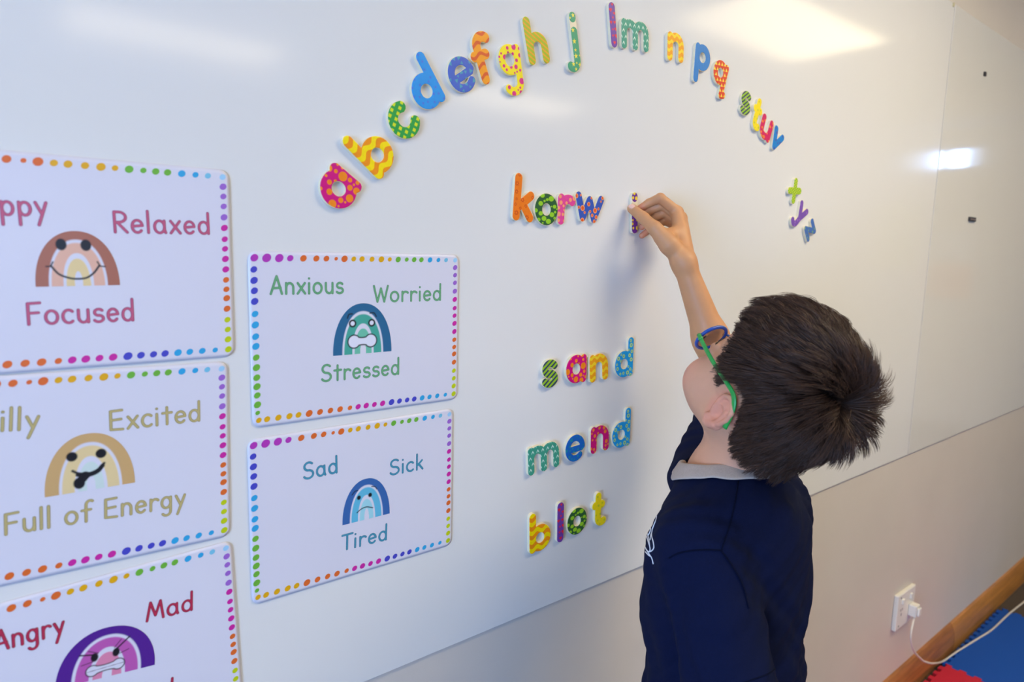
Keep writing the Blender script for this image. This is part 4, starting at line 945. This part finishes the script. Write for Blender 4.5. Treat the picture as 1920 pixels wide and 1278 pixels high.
# hairline (in the head's own frame) and scalp test
HLX = np.array([[-.12, -.028], [-.062, -.025], [-.050, -.026], [-.041, -.018], [-.034, .012], [-.026, .036], [-.012, .038], [.004, .036], [.015, .016], [.024, -.002], [.032, .004], [.036, .050], [.044, .074], [.060, .088], [.080, .094], [.12, .096]])
def hair_ok(q): return q[:, 2] - np.interp(q[:, 0], HLX[:, 0], HLX[:, 1])
scalp = np.clip(hair_ok(hq) / .006, 0, 1) * (np.linalg.norm(hq - V3(0, 0, .03), axis=1) < .125) * (np.abs(ear_sdf(hq * [1, 1, 1] * np.where(hq[:, 1:2] < 0, [[1, -1, 1]], [[1, 1, 1]]))) > .004)
skin = mixc(skin, lin((46, 34, 28)), scalp * .95)
boy = obj('person', sv - C0 * [1, 1, 0], sf4, M_skin, smooth=True, vcol=skin, colname='skin', loc=C0 * [1, 1, 0])
tag(boy, 'boy in a navy polo shirt, head tilted back, reaching one hand up to the board', 'person')
BL = C0 * np.array([1, 1, 0])
def child(name, v, f, m, **k): return obj(name, np.asarray(v) - BL, f, m, boy, **k)
# thumbnail plate follows the thumb tip
ns_ = 9; gv = []
for i in range(ns_):
    for j in range(ns_):
        a_, b_ = (i / (ns_ - 1) * 2 - 1), (j / (ns_ - 1) * 2 - 1); sq = math.sqrt(max(0, 1 - .42 * b_ * b_)) if True else 1
        gv.append(nc + ta * (a_ * .0058 * sq) + tb * (b_ * .0046) + nd * (.0004 - .0030 * b_ * b_ - .0006 * max(a_, 0) ** 2))
gf = np.array([(i * ns_ + j, (i + 1) * ns_ + j, (i + 1) * ns_ + j + 1, i * ns_ + j + 1) for i in range(ns_ - 1) for j in range(ns_ - 1)])
# ------------------------------------------------------------------ clothes
tv, tf = mesh_sdf(shirt_sdf, O(.56, .34, -.95), O(1.12, .80, -.12), .0034)
def cut(v, f, fn):
    """trim to fn > 0, the rim snapped onto the cut"""
    k = fn(v); keep = (k[f] > 0).all(1) if True else None
    f2 = f[keep]; e = np.vstack([f2[:, [i, (i + 1) % 4]] for i in range(4)]); key = e.min(1).astype(np.int64) * len(v) + e.max(1)
    _, fi, ct = np.unique(key, return_index=True, return_counts=True); rim = np.unique(e[fi[ct == 1]]); v = v.copy(); ep = .0005
    for _ in range(2):
        p = v[rim]; g = np.stack([fn(p + np.eye(3)[t] * ep) - fn(p - np.eye(3)[t] * ep) for t in range(3)], 1) / (2 * ep)
        v[rim] = p - np.clip(fn(p) / np.maximum((g * g).sum(1), .3), -.006, .006)[:, None] * g
    u, inv = np.unique(f2, return_inverse=True); return v[u], inv.reshape(f2.shape)
tv, tf = cut(tv, tf, shirt_keep)
M_shirt = mat('navy_pique', (8, 17, 48), .85, .12, noise=.25, nscale=420, bump=.35, bscale=1100, dark=.5)
sset(M_shirt.node_tree.nodes['Principled BSDF'], 'Sheen Weight', .0)
shirt = child('polo_shirt', tv, tf, M_shirt, smooth=True)
sm_ = shirt.modifiers.new('thickness', 'SOLIDIFY'); sm_.thickness = .0022; sm_.offset = -1
shirt['label'] = 'navy blue polo shirt with a grey collar'
# sleeve hem and armhole seams as thin raised ribs
def rib(name, c, ax, R0, m, r=.0011, n=72, fn=shirt_sdf, spread=None):
    a = _n(np.cross(ax, V3(0, 0, 1))); b_ = np.cross(ax, a); pts = []
    for t in np.linspace(0, 2 * math.pi, n):
        d_ = a * math.cos(t) + b_ * math.sin(t); lo_, hi_ = .02, R0
        for _ in range(26):
            md = (lo_ + hi_) / 2
            if fn((c + d_ * md)[None])[0] < 0: lo_ = md
            else: hi_ = md
        pts.append(c + d_ * (lo_ + .0002))
    b2 = MB().tube(pts, r, 6); o_ = obj(name, np.array(b2.v) - BL, b2.f, m, shirt, smooth=True); return o_
M_seamc = mat('navy_seam', (5, 11, 34), .95, .1)
rib('hem_stitching', SLL_E - sl_ax * .018, _n(sl_ax + V3(.0, -.30, 0)), .10, M_seamc, .0008)
# collar: grey knitted leaf folded over a low stand, open at the front
M_collar = mat('grey_knit', (186, 172, 160), .9, .2, noise=.25, nscale=500, bump=.4, bscale=1300, dark=.4)
ca = V3(1, 0, 0); cb = np.cross(NA, ca); cb = _n(cb); ca = np.cross(cb, NA); nphi = 73; CV = []
if cb[1] < 0: cb = -cb
prof_c = [(.0560, -.014), (.0560, .002), (.0570, .012), (.0592, .0160), (.0625, .0145), (.0660, .008), (.0705, .001), (.0745, -.004), (.078, -.008)]
for k in range(nphi):
    ph = math.radians(90 + 16 + (360 - 32) * k / (nphi - 1)); dirv = ca * math.cos(ph) + cb * math.sin(ph)
    fr = max(0, math.sin(ph)) ** 3
    for (r_, h_) in prof_c:
        p = NECKC + dirv * (r_ * (1 + .05 * abs(math.cos(ph)))) + NA * (h_ - .004 * fr * (h_ > 0)); CV.append(p)
CV = np.array(CV); np_ = len(prof_c)
for _ in range(6):
    outer = np.arange(len(CV)) % np_ >= 4; p = CV[outer]; d = shirt_sdf(p); e = .001
    g = np.stack([shirt_sdf(p + np.eye(3)[t] * e) - shirt_sdf(p - np.eye(3)[t] * e) for t in range(3)], 1) / (2 * e)
    want = np.where((np.arange(len(CV)) % np_)[outer] >= 6, .0042, .0030); hang = (np.arange(len(CV)) % np_)[outer] >= 6
    CV[outer] = p + g * np.where(d < want, want - d, np.where(hang, (want - d) * .5, 0))[:, None]
CF = np.array([(k * np_ + j, (k + 1) * np_ + j, (k + 1) * np_ + j + 1, k * np_ + j + 1) for k in range(nphi - 1) for j in range(np_ - 1)])
collar = obj('collar', CV - BL, CF, M_collar, shirt, smooth=True); s_ = collar.modifiers.new('thickness', 'SOLIDIFY'); s_.thickness = .0026; s_.offset = 0
collar.modifiers.new('sub', 'SUBSURF').levels = 1; collar.modifiers['sub'].render_levels = 1
collar['label'] = 'grey knitted collar'
# white embroidered emblem on the left chest, laid onto the cloth
bvh = BVHTree.FromPolygons([tuple(v) for v in tv], [tuple(q) for q in tf])
def on_shirt(px, py):
    r = Vector(ray(px, py)).normalized(); h = bvh.ray_cast(Vector(ORG), r)
    return None if h[0] is None else np.array(h[0]) - np.array(r) * .0012
EMB = [[(1211, 992), (1213, 982), (1219, 969), (1226, 963), (1231, 965), (1230, 974), (1226, 984), (1223, 992)],
       [(1211, 992), (1212, 1004), (1216, 1016), (1219, 1028), (1217, 1034), (1212, 1030), (1209, 1022)],
       [(1223, 992), (1222, 1004), (1225, 1016), (1226, 1026), (1222, 1032), (1217, 1034)],
       [(1218, 978), (1222, 979), (1224, 984)], [(1216, 986), (1220, 988), (1219, 996), (1215, 1004)],
       [(1212, 1030), (1217, 1038), (1222, 1046), (1225, 1057)], [(1210, 1034), (1216, 1040), (1219, 1042)], [(1214, 1000), (1217, 1012), (1218, 1022)], [(1221, 1000), (1219, 1012)]]
be = MB()
for st in EMB:
    pp = [on_shirt(*p) for p in spline(st, 5)]; pp = [p for p in pp if p is not None]
    if len(pp) > 2: be.tube(pp, .0008, 6)
M_thread = mat('white_thread', (226, 226, 228), .7, .3)
if be.v:
    o_ = obj('emblem', np.array(be.v) - BL, be.f, M_thread, shirt, smooth=True); o_['label'] = 'white embroidered emblem'
SEAMS = [[(1384, 902), (1378, 940), (1368, 985), (1356, 1020), (1353, 1032)], [(1254, 1046), (1272, 1037), (1300, 1032), (1330, 1031), (1352, 1032)], [(1352, 1032), (1372, 1060), (1392, 1096), (1404, 1140)]]
for st in SEAMS:
    pp = [on_shirt(*p) for p in spline(st, 8)]; pp = [p for p in pp if p is not None]
    if len(pp) > 3:
        b2 = MB().tube(pp, .0009, 6); obj('seam', np.array(b2.v) - BL, b2.f, M_seamc, shirt, smooth=True)
# shorts, shoes (below the frame)
def shorts_sdf(p):
    d = el(p - C0, V3(0, -.012, -.325), (.130, .090, .105))
    for h_, k_ in ((HIPL, KNL), (HIPR, KNR)): d = smin(d, rc(p, h_, k_ * .8 + h_ * .2, .080, .078), .02)
    return d
hv, hf = mesh_sdf(shorts_sdf, O(.6, .34, -1.25), O(1.1, .66, -.70), .006)
hv, hf = cut(hv, hf, lambda p: np.minimum(p[:, 2] - (HIPL * .3 + KNL * .7)[2], (C0[2] - .30) - p[:, 2]))
sh_ = child('shorts', hv, hf, mat('grey_shorts', (70, 72, 80), .85, noise=.2, nscale=300), smooth=True); s_ = sh_.modifiers.new('thickness', 'SOLIDIFY'); s_.thickness = .003
for a_ in (ANL, ANR):
    c_ = a_ * [1, 1, 0]
    f_ = lambda p: np.maximum(smin(rc(p, c_ + V3(0, -.022, .045), c_ + V3(0, .115, .034), .040, .036), rc(p, c_ + V3(0, -.012, .06), c_ + V3(0, -.010, .085), .040, .038), .03), .002 - p[:, 2])
    v_, q_ = mesh_sdf(f_, c_ - [.08, .12, .01], c_ + [.08, .22, .14], .006); child('shoe', v_, q_, mat('black_shoe', (30, 30, 34), .4), smooth=True)
# ------------------------------------------------------------------ hair: strands combed from the crown
rg = np.random.default_rng(11)
WH = V3(-.078, .004, .088)
def grad(f, p, e=.0008): return np.stack([f(p + np.eye(3)[t] * e) - f(p - np.eye(3)[t] * e) for t in range(3)], 1) / (2 * e)
def capf(q): return smin(skull_sdf(q), rc(q, V3(-.028, 0, -.02), V3(-.045, 0, -.10), .054, .048), .02)
def nrm_rows(a): return a / (np.linalg.norm(a, axis=1, keepdims=True) + 1e-12)
NS, NC, KS = 42000, 3600, 8
def roots(n):
    out = []
    while sum(len(o) for o in out) < n:
        p = rg.normal(size=(n * 3, 3)); p = nrm_rows(p) * .15 + V3(-.005, 0, .02)
        for _ in range(10):
            g = grad(capf, p); p = p - capf(p)[:, None] * nrm_rows(g)
        ok = (hair_ok(p) + rg.normal(0, .0025, len(p)) > 0) & (p[:, 2] > -.082); out.append(p[ok])
    return np.vstack(out)[:n]
rt = roots(NS); ci = rg.choice(NS, NC, replace=False); cen = rt[ci]
near = np.empty(NS, int)
for s in range(0, NS, 2000): near[s:s + 2000] = ((rt[s:s + 2000, None] - cen[None]) ** 2).sum(-1).argmin(1)
cr = rg.normal(size=(NC, 6))
def grow(p, cid, jit):
    n = nrm_rows(grad(capf, p)); v = p - WH; dist = np.linalg.norm(v, axis=1)
    t = nrm_rows(v - (v * n).sum(1, keepdims=True) * n); sw = np.cross(n, t)
    near_w = 1 - sstep(.014, .050, dist)                       # crown: standing hair
    top = sstep(.02, .08, p[:, 2]) * (1 - sstep(.03, .07, p[:, 0]) * .5); nape = sstep(-.01, -.06, p[:, 2]); front = sstep(.03, .08, p[:, 0]); rightside = sstep(.01, .05, -p[:, 1])
    side_up = rightside * sstep(-.02, .05, p[:, 2]) * (1 - front)
    L = .036 + .016 * top + .000 * near_w + .004 * front - .014 * nape; L *= 1 + .14 * cr[cid, 0] + .06 * jit[:, 0]
    lift0 = .55 + .6 * near_w + .30 * top + .25 * side_up + .18 * cr[cid, 1] + .05 * jit[:, 1]
    back = sstep(-.01, -.06, p[:, 0]); tmpl = sstep(.040, .060, np.abs(p[:, 1])) * sstep(.060, .035, p[:, 2]) * sstep(-.085, -.055, p[:, 0])
    h_max = .010 + .011 * top * (1 - front) + .008 * near_w + .004 * side_up - .005 * back * (1 - nape) - .006 * front - .006 * nape; h_max = h_max * (1 - tmpl * .75) + .0026 * cr[cid, 2] + .0016 * jit[:, 2]; h_max = np.maximum(h_max, .002)
    side = .40 * (1 - sstep(.02, .07, dist)) + .22 * cr[cid, 3] + .06 * jit[:, 3]
    P = [p - n * .001]; q = p.copy(); d0 = nrm_rows(t + sw * side[:, None]); ds = L / (KS - 1)
    fw = V3(1, .25, -.15)
    for k in range(1, KS):
        s = k / (KS - 1); nn = nrm_rows(grad(capf, q)); vv = q - WH; tt = nrm_rows(vv - (vv * nn).sum(1, keepdims=True) * nn)
        lf = lift0 * (1 - s) ** 1.2 + near_w * .30 + side_up * .08
        dr = nrm_rows(tt * .35 + d0 * .65 + np.cross(nn, tt) * (side * .3)[:, None] - V3(*(HR3.T @ np.array([0, 0, 1.]))) * (.16 * s)); dr = dr - (dr * nn).sum(1, keepdims=True) * nn * .8
        d = nrm_rows(nrm_rows(dr) + nn * lf[:, None]); free = (hair_ok(q + d * ds[:, None]) > np.where(q[:, 0] < -.03, -.022, np.where(q[:, 0] > .04, .002, -.007))) & ~((np.hypot((q[:, 0] + .010) / .030, (q[:, 2] + .006) / .036) < 1) & (np.abs(q[:, 1]) > .05)); q = q + d * (ds * np.where(free, 1, .12))[:, None]
        hh = capf(q); want = h_max * min(1, s * 1.7) * (1 + .5 * near_w * s); g = nrm_rows(grad(capf, q))
        pull = .75 * (1 - near_w * .45); q = q + g * ((np.maximum(want, .0015) - hh) * np.where(hh > want, pull, 1.0))[:, None]
        q = q + (cr[cid][:, 3:6] * .0011 + jit[:, 3:6] * .0005) * s
        P.append(q.copy())
    return np.stack(P, 1)
GC = grow(cen, np.arange(NC), np.zeros((NC, 6)))
H_ = grow(rt, near, rg.normal(size=(NS, 6)))
s_k = np.linspace(0, 1, KS)[None, :, None]
H_ = H_ * (1 - .5 * s_k ** 1.3) + (GC[near] + (rt - cen[near])[:, None, :] * (1 - .55 * s_k)) * (.5 * s_k ** 1.3)
tolr = rg.normal(0, .0022, (NS, 1)); okp = (hair_ok(H_.reshape(-1, 3)).reshape(NS, KS) > tolr) | (H_[:, :, 0] < -.028); okp[:, 0] = True
lastk = np.where(okp.all(1), KS - 1, np.maximum(okp.argmin(1) - 1, 0)); Lp = H_[np.arange(NS), lastk][:, None]; kk = np.arange(KS)[None, :]
H_ = np.where((kk > lastk[:, None])[..., None], Lp + (H_ - Lp) * .10, H_)
HW = HP + (H_ * HS) @ HR3.T
tan = np.gradient(HW, axis=1); tan /= np.linalg.norm(tan, axis=2, keepdims=True) + 1e-12
ref = rg.normal(size=(NS, 1, 3)); a_ = np.cross(tan, np.broadcast_to(ref, tan.shape)); a_ /= np.linalg.norm(a_, axis=2, keepdims=True) + 1e-12; b_ = np.cross(tan, a_)
wd = (np.array([.85, 1, 1, .95, .85, .7, .45, .1]) * .00029)[None, :, None] * rg.uniform(.8, 1.3, (NS, 1, 1))
ring = np.stack([HW + wd * (math.cos(t) * a_ + math.sin(t) * b_) for t in (0, 2.094, 4.189)], 2)      # strand, step, 3
vid = np.arange(NS * KS * 3).reshape(NS, KS, 3); fa = []
for j in range(3): fa.append(np.stack([vid[:, :-1, j], vid[:, :-1, (j + 1) % 3], vid[:, 1:, (j + 1) % 3], vid[:, 1:, j]], -1).reshape(-1, 4))
hc = np.array([lin((70, 47, 34))]) * (1 + .30 * cr[near, 4:5] * .6 + .18 * rg.normal(size=(NS, 1))); hc = np.clip(hc, .004, .2)
hcol = np.repeat(hc, KS * 3, axis=0)
M_hair = mat('dark_brown_hair', (44, 32, 26), .48, .4, vcol='hair')
hair = child('hair', ring.reshape(-1, 3), np.vstack(fa), M_hair, smooth=True, vcol=hcol, colname='hair'); hair['label'] = 'short dark brown hair, spiky at the crown'
# eyebrows
bv_, bf_ = [], []
for s_ in (1, -1):
    bb = MB()
    for i in range(60):
        u = rg.uniform(0, 1); y0 = .014 + .034 * u; x0 = .0905 - .012 * u * u; z0 = .027 + .004 * math.sin(u * 2.6) + rg.normal(0, .0012)
        p0 = V3(x0 + .001, y0, z0); 
        for _ in range(4): p0 = p0 - head_sdf(p0[None])[0] * grad(head_sdf, p0[None])[0]
        p1 = p0 + V3(.001 - .004 * u, .007, .0015); 
        for _ in range(3): p1 = p1 - (head_sdf(p1[None])[0] - .001) * grad(head_sdf, p1[None])[0]
        bb.tube([from_head(p0 * [1, s_, 1]), from_head(p1 * [1, s_, 1])], [.0004, .00015], 4)
    child('eyebrow', bb.v, bb.f, M_hair, vcol=np.tile(np.array(lin((50, 36, 28))), (len(bb.v), 1)), colname='hair')
# ------------------------------------------------------------------ eyeglasses
gl = tag(empty('eyeglasses', from_head(V3(.10, 0, .016))), 'eyeglasses with blue rims and green side arms on the boy\'s face', 'glasses')
GLO = from_head(V3(.10, 0, .016))
def gpart(name, mb, m, parent=gl, smooth=True, label=None):
    o_ = obj(name, np.array(mb.v) - GLO, mb.f, m, parent, smooth)
    if label: o_['label'] = label
    return o_
M_gblue = mat('blue_plastic', (26, 74, 158), .28, .5); M_ggreen = mat('green_plastic', (32, 152, 62), .3, .5, noise=.1, nscale=200); M_lens = bpy.data.materials.new('lens'); M_lens.use_nodes = True; _nt = M_lens.node_tree; _nt.nodes.remove(_nt.nodes['Principled BSDF'])
_t, _g, _m, _f0 = _nt.nodes.new('ShaderNodeBsdfTransparent'), _nt.nodes.new('ShaderNodeBsdfGlossy'), _nt.nodes.new('ShaderNodeMixShader'), _nt.nodes.new('ShaderNodeFresnel')
_t.inputs[0].default_value = (.95, .96, .97, 1); _g.inputs['Roughness'].default_value = .02; _f0.inputs[0].default_value = 1.35
_nt.links.new(_f0.outputs[0], _m.inputs[0]); _nt.links.new(_t.outputs[0], _m.inputs[1]); _nt.links.new(_g.outputs[0], _m.inputs[2]); _nt.links.new(_m.outputs[0], _nt.nodes['Material Output'].inputs[0])
def rimp(s_, t, rx=.0265, rz=.0200): return from_head(V3(.1045 - .16 * (abs(.034 + rx * math.cos(t)) - .01) ** 1 * .9 + 0.0, s_ * (.034 + rx * math.cos(t)), .019 + rz * math.sin(t)))
fr = MB()
for s_ in (1, -1):
    fr.tube([rimp(s_, t) for t in np.linspace(0, 2 * math.pi, 49)], .0027, 8)
fr.tube([from_head(V3(*p)) for p in spline([(.1035, .0085, .018), (.1075, .003, .021), (.1075, -.003, .021), (.1035, -.0085, .018)], 5)], .0021, 8)
for s_ in (1, -1): fr.tube([rimp(s_, .2), from_head(V3(.0945, s_ * .0650, .0245))], [.0026, .0030], 8)
gpart('front_frame', fr, M_gblue, label='blue front frame with two oval rims')
for s_ in (1, -1):
    ln = MB(); c_ = np.mean([rimp(s_, t) for t in np.linspace(0, 2 * math.pi, 40, endpoint=False)], 0); pr = [rimp(s_, t) for t in np.linspace(0, 2 * math.pi, 40, endpoint=False)]
    nx_ = from_head(V3(.001, 0, 0)) - from_head(V3(0, 0, 0)); nx_ = _n(nx_) * .0006
    V_ = [p + nx_ for p in pr] + [p - nx_ for p in pr]
    ln.add(V_, [tuple(range(40))[::-1], tuple(range(40, 80))] + [(i, (i + 1) % 40, 40 + (i + 1) % 40, 40 + i) for i in range(40)]); gpart('lens', ln, M_lens, smooth=False)
    tp = spline([(.0945, .0655, .0245), (.075, .0725, .0262), (.04, .0800, .0275), (.008, .0830, .0285), (-.012, .0835, .0270), (-.0225, .0825, .0185), (-.0285, .0815, .005), (-.0330, .0800, -.013)], 6)
    tb_ = MB(); P_ = [from_head(V3(p[0], s_ * p[1], p[2])) for p in tp]; w_ = np.interp(np.linspace(0, 1, len(P_)), [0, .06, .5, .8, 1], [.0036, .0034, .0033, .0042, .0040])
    # flat bar: taller than thick
    yl = from_head(V3(0, 1, 0)) - from_head(V3(0, 0, 0)); yl = _n(yl); rings = []
    for i, p in enumerate(P_):
        tg = _n(P_[min(i + 1, len(P_) - 1)] - P_[max(i - 1, 0)]); up_ = _n(np.cross(tg, yl)); yy = np.cross(up_, tg)
        rings.append([p + up_ * (w_[i] * math.cos(a)) + yy * (w_[i] * .5 * math.sin(a)) for a in np.linspace(0, 2 * math.pi, 12, endpoint=False)])
    vv = [q for R in rings for q in R]; ff = [(i * 12 + j, i * 12 + (j + 1) % 12, (i + 1) * 12 + (j + 1) % 12, (i + 1) * 12 + j) for i in range(len(rings) - 1) for j in range(12)] + [tuple(range(11, -1, -1)), tuple((len(rings) - 1) * 12 + j for j in range(12))]
    tb_.add(vv, ff); arm = gpart('side_arm', tb_, M_ggreen, label='green side arm curving behind the ear')
    hg = MB(); p0, p1 = from_head(V3(.0965, s_ * .0650, .0245)), from_head(V3(.0860, s_ * .0690, .0255)); hg.tube([p0, p0 * .66 + p1 * .34, p0 * .34 + p1 * .66, p1], [.0034, .0030, .0036, .0030], 10); gpart('hinge', hg, M_ggreen, arm)
